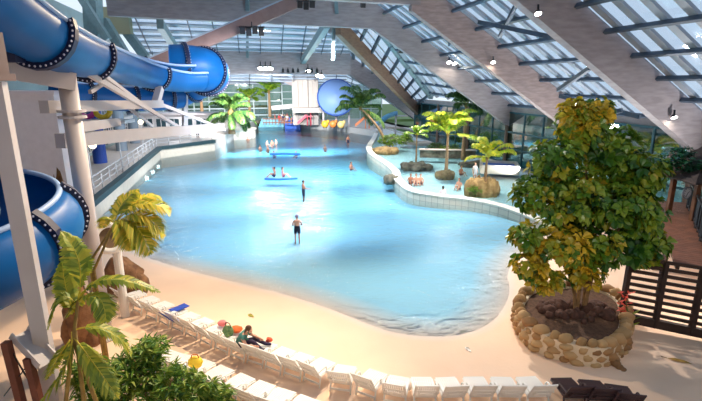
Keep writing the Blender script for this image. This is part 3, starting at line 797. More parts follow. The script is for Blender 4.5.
tb = V3((cen.x+.35, cen.y+.15, PZ+PH-.25))
TD = tb.y
tree = thing('tree', 'tall broad-leaved green tree with painted golden reflection patches growing from the oval stone planter', 'tree', tb)
def tp(px, py, dd=0): return D(px, py, TD+dd)
rr = random.Random(21)
for k, (x, y, dd) in enumerate(((560,215,-.4),(585,150,.3),(605,225,.5),(575,190,.2),(640,200,-.2),(545,240,.3),(620,160,.6))):
    m = MB(); f = tb + V3((rr.uniform(-.22,.22), rr.uniform(-.12,.12), 0)); e = tp(x, y, dd)
    mid_ = lerp(f, e, .5); mid_.x = f.x*.6 + mid_.x*.4
    m.tube(smooth_path([f, mid_, e], 5), [.07-.045*i/10 for i in range(11)], 8); m.build('trunk' if k < 4 else 'branch', BARK, tree, True, tb)
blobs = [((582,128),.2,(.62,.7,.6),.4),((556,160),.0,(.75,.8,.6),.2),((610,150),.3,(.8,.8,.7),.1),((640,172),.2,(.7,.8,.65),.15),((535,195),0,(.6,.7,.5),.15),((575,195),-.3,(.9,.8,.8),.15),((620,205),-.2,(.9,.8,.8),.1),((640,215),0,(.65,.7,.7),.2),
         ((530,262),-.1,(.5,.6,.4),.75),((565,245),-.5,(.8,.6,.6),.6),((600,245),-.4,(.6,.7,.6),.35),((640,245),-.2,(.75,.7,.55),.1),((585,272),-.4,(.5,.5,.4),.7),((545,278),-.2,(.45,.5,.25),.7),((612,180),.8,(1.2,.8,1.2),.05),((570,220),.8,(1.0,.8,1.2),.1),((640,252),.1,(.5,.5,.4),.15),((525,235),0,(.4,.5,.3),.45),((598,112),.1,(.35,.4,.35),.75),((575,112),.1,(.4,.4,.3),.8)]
m = MB(); rr = random.Random(33)
for (px, dd, r, yel) in blobs:  # high yel values paint window-glass reflections as golden leaves
    c = tp(px[0], px[1], dd); nr = int(44*(r[0]*r[1]*r[2])**.66/.5)+14
    for k in range(nr):
        while True:
            q = V3((rr.uniform(-1,1), rr.uniform(-1,1), rr.uniform(-1,1)))
            if .35 < q.length < 1: break
        p = c + V3((q.x*r[0], q.y*r[1], q.z*r[2])); axis = (V3((q.x, q.y, q.z+.5))).normalized()
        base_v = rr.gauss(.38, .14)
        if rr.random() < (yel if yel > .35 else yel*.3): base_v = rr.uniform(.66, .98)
        ref = axis.cross(V3((.3,.5,.8))).normalized(); oth = axis.cross(ref)
        for j in range(rr.randint(7, 10)):
            t = 2*PI*j/8 + rr.uniform(-.3,.3); el = rr.uniform(.05, .9)
            d = ((ref*math.cos(t)+oth*math.sin(t))*math.cos(el) + axis*math.sin(el)).normalized()
            L = rr.uniform(.2,.33); s = d.cross(axis).normalized()*L*.33; nn = s.cross(d).normalized()
            m.val = min(1, max(0, base_v + rr.uniform(-.12,.12)))
            a = p + d*.04; b = a + d*L*.55 - nn*.02; e = a + d*L - axis*.06*rr.random() - V3((0,0,.05))
            m.add([a, a+d*L*.35+s*.75+nn*.02, a+d*L*.7+s+nn*.01, e, a+d*L*.7-s+nn*.01, a+d*L*.35-s*.75+nn*.02, b], [(0,1,6),(1,2,6),(2,3,6),(3,4,6),(4,5,6),(5,0,6)])
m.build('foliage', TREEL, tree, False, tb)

# coral-red flower beside the planter
fp = P(627, 334, PZ); fl = thing('flowering_plant', 'coral-red flower spike beside the dark slatted screen and the stone planter', 'flower', (fp.x, fp.y, ground(fp.x, fp.y)))
m = MB(); top = D(626, 300, fp.y); org = fl.location.copy(); m.tube([org, lerp(org, top, .5)+V3((.04,0,0)), top], [.025,.02,.012], 6); m.build('stem', mat('green_stem', (70, 100, 40), .6), fl, True, org)
m = MB(); rr = random.Random(2)
for k in range(46):
    a = rr.uniform(0,2*PI); p = D(rr.uniform(619,631), rr.uniform(292,318), fp.y+rr.uniform(-.1,.1)); d = V3((math.cos(a), math.sin(a), rr.uniform(-.6,.8))).normalized(); s = d.cross(V3((0,0,1))).normalized()*.045
    m.val = rr.random(); m.add([p, p+d*.1+s, p+d*.17, p+d*.1-s], [(0,1,2,3)])
m.build('petals', leaf_mat('coral_petal', [(226,70,50),(244,110,90)], .5, .3), fl, False, org)
m = MB()
for k in range(9):
    a = rr.uniform(0,2*PI); d = V3((math.cos(a), math.sin(a), .7)).normalized(); s = d.cross(V3((0,0,1))).normalized()*.06; p = org+V3((0,0,.1+.08*k)); m.val = rr.random()
    m.add([p, p+d*.2+s, p+d*.38, p+d*.2-s], [(0,1,2,3)])
m.build('leaves', BUSH, fl, False, org)

# ---------------------------------------------------------------- lagoon islands and palms
def island(px, py, r, ma, label, seed, sub=9):
    p = P(px, py, .5); root = None; m = MB(); rr = random.Random(seed)
    m.rock((0,0,r[2]*.15), r, seed, 22, 12, .35)
    for k in range(sub):
        t = 2*PI*k/sub + rr.uniform(-.3,.3); q = rr.uniform(.25,.42)
        m.rock((r[0]*.8*math.cos(t), r[1]*.8*math.sin(t), r[2]*.25), (r[0]*q, r[1]*q, r[2]*rr.uniform(.5,.9)), seed+k+1, 12, 8, .35)
    o = m.build('rock_island', ma, None, True); o.location = (p.x, p.y, .3); return tag(o, label, 'rock')
island(482, 190, (1.15, .8, .95), ROCKT, 'tan rock mound under the small yellow palm at the jacuzzi rim', 51)
island(445, 174.5, (.75, .6, .5), mat('brown_grey_rock', (140, 122, 88), .85, rgb2=(88, 74, 50), scale=2, bump=.8), 'round brown rock islet under the tall bright palm in the jacuzzi', 61)
island(416, 166, (1.35, 1.0, .5), ROCKG, 'flat dark grey rock islet between the jacuzzi and the outer channel', 71)
island(391, 178, (.6, .5, .45), ROCKG, 'low dark rock at the left end of the jacuzzi rim', 81)
island(386, 150, (1.4, 1.3, .5), ROCKT, 'rock bank under the leaning palm and shrubs at the lagoon entrance', 91)
island(478, 163, (1.8, .5, .35), ROCKG, 'low rock ledge beside the blue basin cover', 95)
def at_px(px, py, z): p = P(px, py, z); return p
palm('palm_tree', 'tall bright green palm with yellow outer fronds on the round islet in the jacuzzi', P(446,173,.6), 3.3, None, 17, 3.5, FRONDB, 3, v=(.1,.9), tr=.13, arch=(.1,1.2), wid=.2, lw=.08, nleaf=36, droop=.5)
palm('palm_tree', 'short yellow palm on the tan rock mound', P(485,184,1.0), 1.9, None, 12, 2.3, FRONDB, 5, v=(.4,1), tr=.1, arch=(.1,1.2), wid=.22, lw=.07, nleaf=30, droop=.5)
palm('palm_tree', 'slim young palm on the flat dark grey islet', P(416,163,.6), 2.7, None, 8, 1.7, FRONDB, 8, v=(.1,.55), tr=.08, arch=(.3,1.2), wid=.26, lw=.07)
lp = P(385,144,.6)
palm('palm_tree', 'large dark green coconut palm leaning left over the water from the lagoon entrance', lp, 4.5, None, 21, 4.3, FRONDG, 12, v=(.1,.85), lean=(-3.2,-.3), tr=.17, arch=(-.25,1.1), wid=.2, lw=.075, droop=.7, nleaf=38)
palm('palm_tree', 'dark green palm in front of the glass wall behind the bright palm', P(463,160,.62), 5.4, None, 18, 2.6, FRONDG, 15, v=(0,.5), tr=.18, arch=(.0,1.2), wid=.3, lw=.1, droop=.5)
palm('palm_tree', 'broad dark palm on the stone-edged island left of the far pool end', P(232,134,1.3), 2.9, None, 26, 4.2, FRONDG, 17, v=(.05,.8), tr=.4, arch=(-.4,1.2), wid=.22, lw=.12, droop=.6, nleaf=34)
palm('palm_tree', 'dark green palm on the walkway under the curl of the upper slide', P(203,124,1.3), 4.4, None, 12, 3.4, FRONDG, 18, v=(.0,.5), tr=.3, arch=(.0,1.2), wid=.28, lw=.15, droop=.5)
palm('palm_tree', 'light green palm before the end glass wall, right of the broad dark palm', D(250,118,88), 3.6, None, 11, 3.6, FRONDB, 19, v=(.0,.5), tr=.25, arch=(.1,1.2), wid=.28, lw=.16)
palm('palm_tree', 'light green palm before the end glass wall, nearest the concrete tower', D(270,117,88), 4.6, None, 11, 3.4, FRONDB, 20, v=(.0,.5), tr=.25, arch=(.1,1.2), wid=.28, lw=.16)
def shrub(px, py, z, r, ma, label, seed, n=90, ll=.45, name='shrub', v=(.1,.9), lw=.06):
    p = P(px, py, z); leafy(name, label, 'shrub', [((p.x, p.y, z+r[2]), r)], (p.x, p.y, z), ma, n, ll, lw, seed, 4, v=v)
shrub(391, 147, .6, (1.6,1.0,.8), FRONDB, 'yellow-green shrub at the foot of the leaning palm', 101, 130, v=(.1,.6))
shrub(405, 144, .6, (1.1,.9,.7), BUSH, 'green shrub right of the leaning palm at the lagoon entrance', 103)
shrub(436, 151, .62, (1.0,.8,.5), FRONDG, 'low dark green shrub behind the flat grey islet', 105)
shrub(452, 154, .6, (1.6,.7,.5), BUSH, 'low green planting behind the tall bright palm', 106)
shrub(474, 193, .5, (.5,.4,.25), BUSH, 'small tuft of green on the left of the tan rock mound', 107, 40, .25, v=(.2,.7), lw=.03)
isl = P(232, 138, 0); m = MB(); m.cyl((isl.x, isl.y+1, -1.6), 3.4, 2.85, 28); m.cyl((isl.x, isl.y+1, 1.25), 3.6, .12, 28); struct(m.build('trim_5', TILE))

# ---------------------------------------------------------------- boardwalk, slatted screen, thatched hut on the right
s0, s1 = P(621, 318, .5), P(704, 335.5, .5); sd = (s1-s0); sd.z = 0; sl = sd.length; sdn = sd.normalized(); s1 = s0 + sdn*(sl+2.5); sl += 2.5
sg = .42
root = thing('slatted_screen', 'dark brown slatted timber screen under the boardwalk at the right edge', 'screen', (s0.x, s0.y, sg))
org = root.location.copy(); TOPZ = 2.65
perp = V3((-sdn.y, sdn.x, 0))
m = MB()
for k in range(9):
    z = .85 + k*.225
    m.bar(V3((s0.x,s0.y,z)), V3((s1.x,s1.y,z)), .06, .105)
m.build('slats', WOODD, root, False, org)
for k in range(6):
    p = s0 + sdn*(sl*k/5); m = MB(); m.bar(V3((p.x,p.y,sg)), V3((p.x,p.y,TOPZ)), .13, .16, (0,1,0)); m.build('post', WOODD, root, False, org)
m = MB(); m.bar(V3((s0.x,s0.y,.56)), V3((s1.x,s1.y,.56)), .16, .28); m.build('bottom_beam', WOODD, root, False, org)
# boardwalk deck runs back from the screen
bw = thing('boardwalk', 'raised reddish-brown plank boardwalk behind the slatted screen leading to the hut', 'boardwalk', (s0.x+2, s0.y+3, .3)); org = bw.location.copy()
e0 = s0 + sdn*1.15
back = V3((.30, .954, 0))
m = MB(); nb = 44
for k in range(nb):
    a = e0 + perp*(.12+k*.205); a = V3((a.x, a.y, TOPZ+.03)); m.bar(a, a+sdn*(3.4), .185, .06)
m.build('planks', WOODR, bw, False, org)
m = MB()
for t in (.1, 1.7, 3.3): m.bar(e0+sdn*t+V3((0,0,TOPZ-.08-e0.z)), e0+sdn*t+perp*9+V3((0,0,TOPZ-.08-e0.z)), .1, .16)
for t in (.1, 3.3):
    for w_ in (3, 6, 8.8):
        p = e0+sdn*t+perp*w_; m.bar(V3((p.x,p.y,.3)), V3((p.x,p.y,TOPZ-.1)), .14, .14, (0,1,0))
m.build('joists', WOODD, bw, False, org)
# railing at its right side
ra, rb = D(706, 262, 13.6), D(686, 216, 19.5)
ra.z = rb.z = TOPZ+.06
rr_ = thing('boardwalk_railing', 'black railing with close uprights along the right side of the boardwalk', 'railing', ra); org = ra.copy()
m = MB(); m.bar(ra+V3((0,0,1.05)), rb+V3((0,0,1.05)), .08, .07); m.build('top_rail', DARK, rr_, False, org)
m = MB(); m.bar(ra+V3((0,0,.12)), rb+V3((0,0,.12)), .05, .05); m.build('bottom_rail', DARK, rr_, False, org)
for k in range(13):
    p = lerp(ra, rb, k/12); m = MB(); m.bar(p, p+V3((0,0,1.05)), .05 if k % 3 else .1, .05 if k % 3 else .1, (0,1,0)); m.build('upright', DARK, rr_, False, org)
# hut
hp = D(686, 236, 17.6); hz = TOPZ+.06
hut = thing('thatched_hut', 'small hut with a dark shingled roof on brown posts at the end of the boardwalk', 'hut', (hp.x, hp.y, hz)); org = hut.location.copy()
POSTM = mat('hut_post', (112, 70, 42), .7, var=.2, scale=4)
hx = [D(690, 230, 17.6), D(666, 225, 19.0), D(722, 226, 18.6), D(700, 222, 20.6)]
for p in hx:
    m = MB(); m.bar(V3((p.x,p.y,hz)), V3((p.x,p.y,hz+2.15)), .17, .17, (0,1,0)); m.build('post', POSTM, hut, False, org)
p = hx[0]
for a in (hx[1], hx[2]):
    d = (a-p); d.z = 0; d.normalize(); m = MB(); m.bar(V3((p.x,p.y,hz+1.45)), V3((p.x,p.y,hz+2.1))+d*.6, .1, .1); m.build('brace', POSTM, hut, False, org)
hc = sum(hx, V3((0,0,0)))/4
m = MB(); n = 5
for k in range(n):
    t0 = k/n; t1 = (k+1)/n
    ring0 = [V3((lerp(q, hc, t0).x, lerp(q, hc, t0).y, 0)) for q in (hx[0], hx[1], hx[3], hx[2])]
    ex = 1.75
    ps = [hc + (q-hc)*ex*(1-t0*.9) for q in (hx[0], hx[1], hx[3], hx[2])]
    pt = [hc + (q-hc)*ex*(1-t1*.9) for q in (hx[0], hx[1], hx[3], hx[2])]
    z0, z1 = hz+1.72+t0*1.1, hz+1.72+t1*1.1+.06
    vs = [V3((q.x,q.y,z0)) for q in ps] + [V3((q.x,q.y,z1)) for q in pt] + [V3((q.x,q.y,z0-.06)) for q in ps]
    m.add(vs, [(0,1,5,4),(1,2,6,5),(2,3,7,6),(3,0,4,7),(8,9,1,0),(9,10,2,1),(10,11,3,2),(11,8,0,3)])
m.build('roof', mat('dark_shingle', (64, 50, 46), .85, var=.3, scale=9, bump=.7), hut, False, org)
ck = D(687, 193, 17.35)
cl = thing('clock', 'round white-faced clock with grey rim on the hut corner post', 'clock', ck)
rot = Euler((PI/2, 0, .35)).to_matrix()
m = MB(); m.lathe([(.0,-.04),(.24,-.04),(.25,.0),(.22,.03),(.2,.025)], (0,0,0), 24, rot); m.build('case', mat('grey_case', (128, 132, 142), .4), cl, True)
m = MB(); m.lathe([(.205,.02),(0,.02)], (0,0,0), 24, rot); m.build('face', mat('clock_face', (214, 216, 222), .5), cl)
m = MB(); nrm = rot @ V3((0,0,1)); ux = rot @ V3((1,0,0)); uy = rot @ V3((0,1,0))
for k in range(12):
    a = k*PI/6; q = ux*math.sin(a)+uy*math.cos(a); m.bar(q*.15+nrm*.026, q*.185+nrm*.026, .018, .008, nrm)
m.build('hour_marks', DARK, cl)
for a, L in ((.9, .1), (3.6, .15)):
    m = MB(); q = ux*math.sin(a)+uy*math.cos(a); m.bar(nrm*.034-q*.02, q*L+nrm*.034, .02, .008, nrm); m.build('hand', DARK, cl)
hv = D(688, 172, 18.4)
leafy('ivy', 'dark green trailing ivy hanging over the hut roof', 'plant', [(D(672,160,18.0),(.6,.4,.3)),(D(690,165,17.6),(.5,.4,.3)),(D(706,172,17.3),(.5,.4,.3)),(D(660,165,18.2),(.4,.4,.25)),(D(684,152,18.4),(.4,.4,.25))], D(686,170,18.2), leaf_mat('ivy_leaf', [(10,50,34),(24,84,52),(36,104,64),(60,130,80)]), 330, .17, .05, 77, 5)

lq = V3((e0+sdn*1.2).to_tuple()) + perp*1.6; lq.z = TOPZ-.22
bl = thing('added_fill_lamp', 'added fill lamp under the boardwalk behind the slatted screen', 'lamp', lq)  # lamp added to brighten the floor behind the slats
m = MB(); m.box((0,0,.06), (.5,.2,.06)); m.build('base_plate', STEELW, bl); m = MB(); m.ell((0,0,0), (.22,.09,.07), 12, 8); m.build('cover', mat('added_lamp_cover', (255,244,220), .4, emit=(255,240,214), estr=14), bl, True)  # base plate and cover belong to the added fill lamp
# ================================================================ SUN LOUNGERS
def make_lounger(name, label, ma, at, rz, group):
    t = thing(name, label, 'sun lounger', at, rz, group); t.scale = (.9,.68,.95)
    m = MB()
    for s in (-.31, .31): m.tube(smooth_path([(s,.78,.30),(s,.3,.34),(s,-.3,.33)], 4), .026, 7)
    m.bar((-.31,.76,.30),(.31,.76,.30), .05, .04); m.bar((-.31,-.3,.33),(.31,-.3,.33), .05, .04); m.bar((-.31,.2,.33),(.31,.2,.33), .04, .04)
    m.build('frame', ma, t, True)
    m = MB()
    for k in range(10):
        x = -.27+k*.06; m.bar((x,-.3,.365),(x,.3,.375), .046, .022); m.bar((x,.3,.375),(x,.8,.335), .046, .022)
    m.bar((-.3,.805,.33),(.3,.805,.33), .04, .03); m.bar((-.3,-.02,.352),(.3,-.02,.352), .04, .02); m.bar((-.3,.5,.345),(.3,.5,.345), .04, .02)
    m.build('seat', ma, t)
    m = MB(); h = V3((0,-.3,.37)); e = V3((0,-.70,.86)); up = (e-h).normalized()
    for k in range(10):
        x = V3((-.27+k*.06,0,0)); m.bar(h+x, e+x, .046, .022, (0,.6,.8))
    for q in (.02, .5, 1.0): m.bar(lerp(h,e,q)+V3((-.31,-.0,-.015)), lerp(h,e,q)+V3((.31,0,-.015)), .05, .035)
    for s in (-.31, .31): m.tube([h+V3((s,0,0)), e+V3((s,0,0))], .024, 7)
    m.build('backrest', ma, t)
    for s in (-.29, .29):
        for y0, y1, z in ((.6,.7,.31), (-.2,-.32,.32)):
            m = MB(); m.tube([(s,y0,z),(s*1.05,y1,.0)], [.03,.024], 8); m.build('leg', ma, t, True)
        m = MB(); m.tube(smooth_path([(s*1.1,-.48,.53),(s*1.16,-.2,.56),(s*1.16,.08,.54),(s*1.08,.14,.36)], 4), .026, 7); m.build('armrest', ma, t, True)
    m = MB(); m.bar((-.29,-.3,.12),(.29,-.3,.12), .035, .06); m.build('stretcher', ma, t)
    m = MB()
    for s in (-.2, .2): m.bar((s,-.28,.3),(s,-.6,.62), .03, .03)
    m.bar((-.22,-.5,.5),(.22,-.5,.5), .03, .03); m.build('back_prop', ma, t)
    return t
ORD = ['first','second','third','fourth','fifth','sixth','seventh','eighth','ninth','tenth','eleventh','twelfth','thirteenth','fourteenth','fifteenth','sixteenth','seventeenth','eighteenth','nineteenth','twentieth','twenty-first','twenty-second']
row1_px = [(129,300),(142,306),(156,312),(169,318),(182,324),(196,330),(211,337),(226,344),(242,351),(259,356),(277,362),(296,368),(316,373.5),(342,381),(369,386),(396,393),(424,394),(451,394),(479,393.5),(507,394),(535,394)]
LWHITE = PLAST; base_l = None; LOUNGE = []
def place_row(px, ord_label, group, zs=.42, flip=None):
    global base_l
    pts = [P(x, y, zs) for x, y in px]
    for i, p in enumerate(pts):
        a = pts[max(0,i-1)]; b = pts[min(len(pts)-1,i+1)]; d = b-a
        rz = math.atan2(d.y, d.x) + R.uniform(-.07,.07)
        if flip and i in flip: rz += flip[i]
        loc = (p.x, p.y, ground(p.x, p.y)); lb = ord_label(i)
        if base_l is None: base_l = make_lounger('sun_lounger', lb, LWHITE, loc, rz, group); o = base_l
        else: o = dup(base_l, loc, rz, lb, group)
        LOUNGE.append(o)
n1 = len(row1_px)
place_row(row1_px, lambda i: 'white slatted sun lounger, %s from the left in the row nearest the water' % ORD[i], 'sun loungers in the row nearest the water', flip={12:-.15, 14:-.12, 13:.1})
row2_px = [(160,368),(177,373),(194,378),(212,385),(233,394),(254,402),(275,410),(297,418),(319,425),(342,431)]
place_row(row2_px, lambda i: 'white slatted sun lounger, %s from the left in the rear row by the shrub' % ORD[i], 'sun loungers in the rear row')
# dark loungers at the bottom right
LD = mat('dark_brown_plastic', (66, 46, 52), .5)
for k, (x, y, rz, lb) in enumerate(((571,396,.02,'dark brown sun lounger next to the white row at the bottom edge'),(597,399,-.12,'dark brown sun lounger in the middle of the dark trio at the bottom edge'),(622,405,-.25,'dark brown sun lounger furthest from the white row, below the stone planter'))):
    p = P(x, y, .42); make_lounger('sun_lounger', lb, LD, (p.x, p.y, ground(p.x, p.y)), rz, 'dark sun loungers at the bottom right')
# towels and bags left on loungers
def on_lounger(o, y, z, dx=0):
    r = o.rotation_euler.z; return V3(o.location) + V3((math.cos(r)*dx - math.sin(r)*y, math.sin(r)*dx + math.cos(r)*y, z))
def towel(o, name, label, ma, w, y0, y1):
    m = MB(); n = 8
    for t in (0, .02):
        pass
    vs = []; rr = random.Random(len(label))
    zz = lambda y: (.387 if y > -.3 else .387 + (-.3-y)*1.22)
    for j in range(n+1):
        y = y0+(y1-y0)*j/n
        for i in range(5):
            x = -w/2+w*i/4; vs.append((x, y, zz(y)+.014+rr.uniform(0,.012)))
    k = len(vs); vs += [(x, y, z+.014) for x, y, z in vs]
    f = []
    for j in range(n):
        for i in range(4):
            a = j*5+i; f.append((a+k, a+1+k, a+6+k, a+5+k)); f.append((a, a+5, a+6, a+1))
    for j in range(n): f += [(j*5, j*5+k, j*5+5+k, j*5+5), (j*5+4, j*5+9, j*5+9+k, j*5+4+k)]
    for i in range(4): f += [(i, i+1, i+1+k, i+k), (n*5+i, n*5+i+k, n*5+i+1+k, n*5+i+1)]
    m.add(vs, f); q = m.build(name, ma, None, True); q.location = o.location; q.rotation_euler = o.rotation_euler
    return tag(q, label, 'towel')
TB = mat('blue_towel', (40, 74, 178), .9, var=.15, scale=20)
towel(LOUNGE[3], 'towel', 'blue towel over the seat of the fourth lounger in the row nearest the water', TB, .34, .1, .7)
towel(LOUNGE[4], 'towel', 'blue towel hanging at the backrest of the fifth lounger in the row nearest the water', TB, .26, -.7, .0)
p = on_lounger(LOUNGE[11-9+20], .25, .38) if len(LOUNGE) > 22 else V3((0,0,0))
yb = LOUNGE[n1+2]; p = on_lounger(yb, .1, .385)
bag = thing('beach_bag', 'small yellow beach bag on a rear-row lounger beside the shrub', 'bag', p)
m = MB(); m.rock((0,0,.15), (.2,.15,.16), 5, 14, 9, .15); m.build('body', mat('yellow_bag', (244, 204, 48), .6, var=.1), bag, True)
m = MB(); m.tube(smooth_path([(-.1,0,.26),(-.07,0,.38),(.07,0,.38),(.1,0,.26)], 4), .014, 6); m.build('handle', mat('orange_handle', (220, 120, 40), .6), bag, True)

# ================================================================ PEOPLE
def skin_mesh(verts, radii, edges, sub=1):
    me = bpy.data.meshes.new('tmp'); me.from_pydata([tuple(v) for v in verts], edges, []); o = bpy.data.objects.new('tmp', me); COL.objects.link(o)
    sk = o.modifiers.new('s', 'SKIN'); sk.use_smooth_shade = True
    for i, v in enumerate(me.skin_vertices[0].data):
        r = radii[i]; v.radius = (r, r) if not isinstance(r, tuple) else r; v.use_root = (i == 0)
    ss = o.modifiers.new('d', 'SUBSURF'); ss.levels = sub; ss.render_levels = sub
    dg = bpy.context.evaluated_depsgraph_get(); ev = o.evaluated_get(dg); t = ev.to_mesh()
    vs = [v.co.copy() for v in t.vertices]; fs = [tuple(p.vertices) for p in t.polygons]
    ev.to_mesh_clear(); bpy.data.objects.remove(o); bpy.data.meshes.remove(me)
    return vs, fs
def person(label, loc, rz, skin=SKIN, hair=(60,44,36), hairlen=0, suit=(24,26,44), suit_rng=(.78,1.02), top=None, top_rng=(1.02,1.42), pose=None, h=1.7, group=None, legs_cover=None):
    """figure facing local -Y, feet at local z=0; pose moves joints"""
    J = dict(pelvis=(0,0,.94), waist=(0,.0,1.08), chest=(0,.01,1.28), neck0=(0,.01,1.42), neck=(0,0,1.49), head=(0,-.015,1.575), crown=(0,-.01,1.665),
             shl=(.16,.01,1.385), ell=(.235,.03,1.12), wrl=(.25,-.05,.87), hal=(.25,-.075,.79), shr=(-.16,.01,1.385), elr=(-.235,.03,1.12), wrr=(-.25,-.05,.87), har=(-.25,-.075,.79),
             hil=(.095,0,.88), knl=(.105,-.015,.49), anl=(.105,.015,.085), tol=(.12,-.15,.03), hir=(-.095,0,.88), knr=(-.105,-.015,.49), anr=(-.105,.015,.085), tor=(-.12,-.15,.03))
    if pose: J.update(pose)
    rad = dict(pelvis=(.15,.11), waist=(.13,.095), chest=(.155,.11), neck0=.085, neck=.052, head=(.078,.088), crown=(.066,.074), sh=.062, el=.042, wr=.03, ha=.034, hi=.092, kn=.058, an=.038, to=.03)
    names = list(J); idx = {n: i for i, n in enumerate(names)}
    vs = [V3(J[n]) for n in names]; rs = []
    for n in names: rs.append(rad[n] if n in rad else rad[n[:2]])
    E = [('pelvis','waist'),('waist','chest'),('chest','neck0'),('neck0','neck'),('neck','head'),('head','crown'),('chest','shl'),('chest','shr'),('pelvis','hil'),('pelvis','hir')]
    for s in 'lr': E += [('sh'+s,'el'+s),('el'+s,'wr'+s),('wr'+s,'ha'+s),('hi'+s,'kn'+s),('kn'+s,'an'+s),('an'+s,'to'+s)]
    ed = [(idx[a], idx[b]) for a, b in E]
    bv, bf = skin_mesh(vs, rs, ed, 1)
    k = h/1.7; mb = MB(); mb.add(bv, bf)
    # fingers: five short chains from the palm
    for s, sg in (('l', 1), ('r', -1)):
        ha, wr = V3(J['ha'+s]), V3(J['wr'+s]); d = (ha-wr).normalized(); sd = d.cross(V3((1,0,0)))
        if sd.length < .2: sd = d.cross(V3((0,0,1)))
        sd.normalize(); cu = d.cross(sd).normalized()*(-sg)
        for f, (o, L) in enumerate(((-.024,.06),(-.008,.072),(.008,.068),(.024,.054))):
            a = ha + sd*o; mb.tube([a, a+d*L*.55+cu*.006, a+d*L+cu*.026], [.0095,.0088,.0065], 6)
        a = ha - d*.03 - sd*.026; mb.tube([a, a-sd*.03+d*.02, a-sd*.036+d*.05+cu*.01], [.011,.010,.007], 6)
    # face: nose, ears, brow; eyes in their own material
    hd, cr_ = V3(J['head']), V3(J['crown']); up = (cr_-hd).normalized()
    fw = V3(pose['face']) if pose and 'face' in pose else V3((0,-1,0)); fw = (fw - up*fw.dot(up)).normalized(); rt = fw.cross(up).normalized()
    hc = (hd+cr_)/2
    rot = Matrix((rt, fw, up)).transposed()
    mb.ell(hc + fw*.012, (.074, .09, .112), 14, 10, rot)
    mb.ell(hc+fw*.1-up*.02, (.014,.02,.024), 7, 5, rot); mb.ell(hc+fw*.085-up*.068, (.028,.012,.009), 8, 5, rot)
    for sg in (-1, 1): mb.ell(hc+rt*.078*sg-up*.012, (.012,.022,.032), 7, 5, rot)
    mb.cur = 1
    for sg in (-1, 1): mb.ell(hc+fw*.094+rt*.03*sg+up*.012, (.011,.008,.009), 7, 5, rot)
    mb.v = [v*k for v in mb.v]
    root = thing('person', label, 'person', loc, rz, group)
    mb.build('body', [skin, DARK], root, True)
    hm = MB(); hm.ell((hc+up*.028-fw*.016)*k, (.088*k,.098*k,.102*k), 14, 9, rot)
    # open the hair over the face
    hf = [f for f in hm.f if not all((hm.v[i]/k-hc).dot(fw) > .03 and (hm.v[i]/k-hc).dot(up) < .075 for i in f)]
    if hairlen: 
        hm.f = hf; hm.a = hm.a[:len(hf)]; hm.mi = hm.mi[:len(hf)]
        hm.ell((hc-fw*.06-up*hairlen*.5)*k, (.075*k,.04*k,(hairlen*.5+.06)*k), 10, 7, rot)
    else:
        hm.f = hf; hm.a = hm.a[:len(hf)]; hm.mi = hm.mi[:len(hf)]
    hm.build('hair' if hair[2] < 130 else 'swim_cap', mat('hair_%d_%d_%d' % hair, hair, .6), root, True)
    def cloth(name, rgb, test):
        n = len(bv); nor = [V3((0,0,0)) for _ in range(n)]
        for f in bf:
            a, b, c = bv[f[0]], bv[f[1]], bv[f[2]]; nn = (b-a).cross(c-a)
            for i in f: nor[i] += nn
        fs = [f for f in bf if test(sum((bv[i] for i in f), V3((0,0,0)))/len(f))]
        if not fs: return
        used = sorted({i for f in fs for i in f}); mp = {j: q for q, j in enumerate(used)}
        cm = MB(); cm.add([(bv[i]+(nor[i].normalized()*.012 if nor[i].length else V3((0,0,0))))*k for i in used], [tuple(mp[i] for i in f) for f in fs])
        cm.build(name, mat('cloth_%d_%d_%d' % rgb, rgb, .8), root, True)
    hands = [V3(J['ha'+s]) for s in 'lr'] + [V3(J['wr'+s]) for s in 'lr'] + [V3(J['el'+s]) for s in 'lr']
    far = lambda c: all((c-q).length > .12 for q in hands)
    def near_seg(c, a, b, r):
        a, b = V3(J[a]), V3(J[b]); d = b-a; t = max(0, min(1, (c-a).dot(d)/d.length_squared)); return (c-a-d*t).length < r
    core = lambda c, a, b: any(near_seg(c, x, y, .21) for x, y in ((a, b),))
    if suit: cloth('swimwear', suit, lambda c: (core(c,'pelvis','pelvis' if False else 'waist') and (c-V3(J['waist'])).dot(V3(J['waist'])-V3(J['pelvis'])) < .0 or near_seg(c,'hil','knl',.13) and (c-V3(J['hil'])).length < suit_rng[1]-suit_rng[0] or near_seg(c,'hir','knr',.13) and (c-V3(J['hir'])).length < suit_rng[1]-suit_rng[0]) and far(c))
    if legs_cover: cloth('trousers', legs_cover, lambda c: any(near_seg(c, a+s, b+s, .13) for s in 'lr' for a, b in (('hi','kn'),('kn','an'))) or core(c,'pelvis','waist'))
    if top: cloth('top', top, lambda c: near_seg(c,'waist','neck0',.22) and (c-V3(J['neck'])).length > .09 and all((c-q).length > .1 for q in hands[:4]))
    return root
def in_water(px, py, sub, **kw):
    p = P(px, py, 0); return V3((p.x, p.y, -sub))

p = P(297.5, 240.5, 0)
person('person standing in the shallows seen from behind, black swim briefs and pale lilac swim cap', (p.x, p.y, ground(p.x,p.y)), PI+.15, SKIN, (176,160,200), 0, (16,18,40), (.8,1.02),
    pose=dict(ell=(.27,.06,1.14), wrl=(.17,-.16,1.1), hal=(.1,-.2,1.12), elr=(-.27,.06,1.14), wrr=(-.17,-.16,1.1), har=(-.1,-.2,1.12), pelvis=(0,.02,.94), knl=(.1,-.03,.5), tol=(.13,-.14,.03)), h=1.66)
p = P(303.5, 194, 0)
person('person with dark hair and dark shorts wading thigh-deep with one arm held forward', (p.x, p.y, -.72), PI-1.2, SKIN2, (40,30,28), 0, (26,28,50), (.7,1.02),
    pose=dict(elr=(-.27,-.08,1.15), wrr=(-.24,-.33,1.1), har=(-.23,-.41,1.1), ell=(.25,-.02,1.12), wrl=(.22,-.22,1.02), hal=(.2,-.3,1.0)), h=1.75)
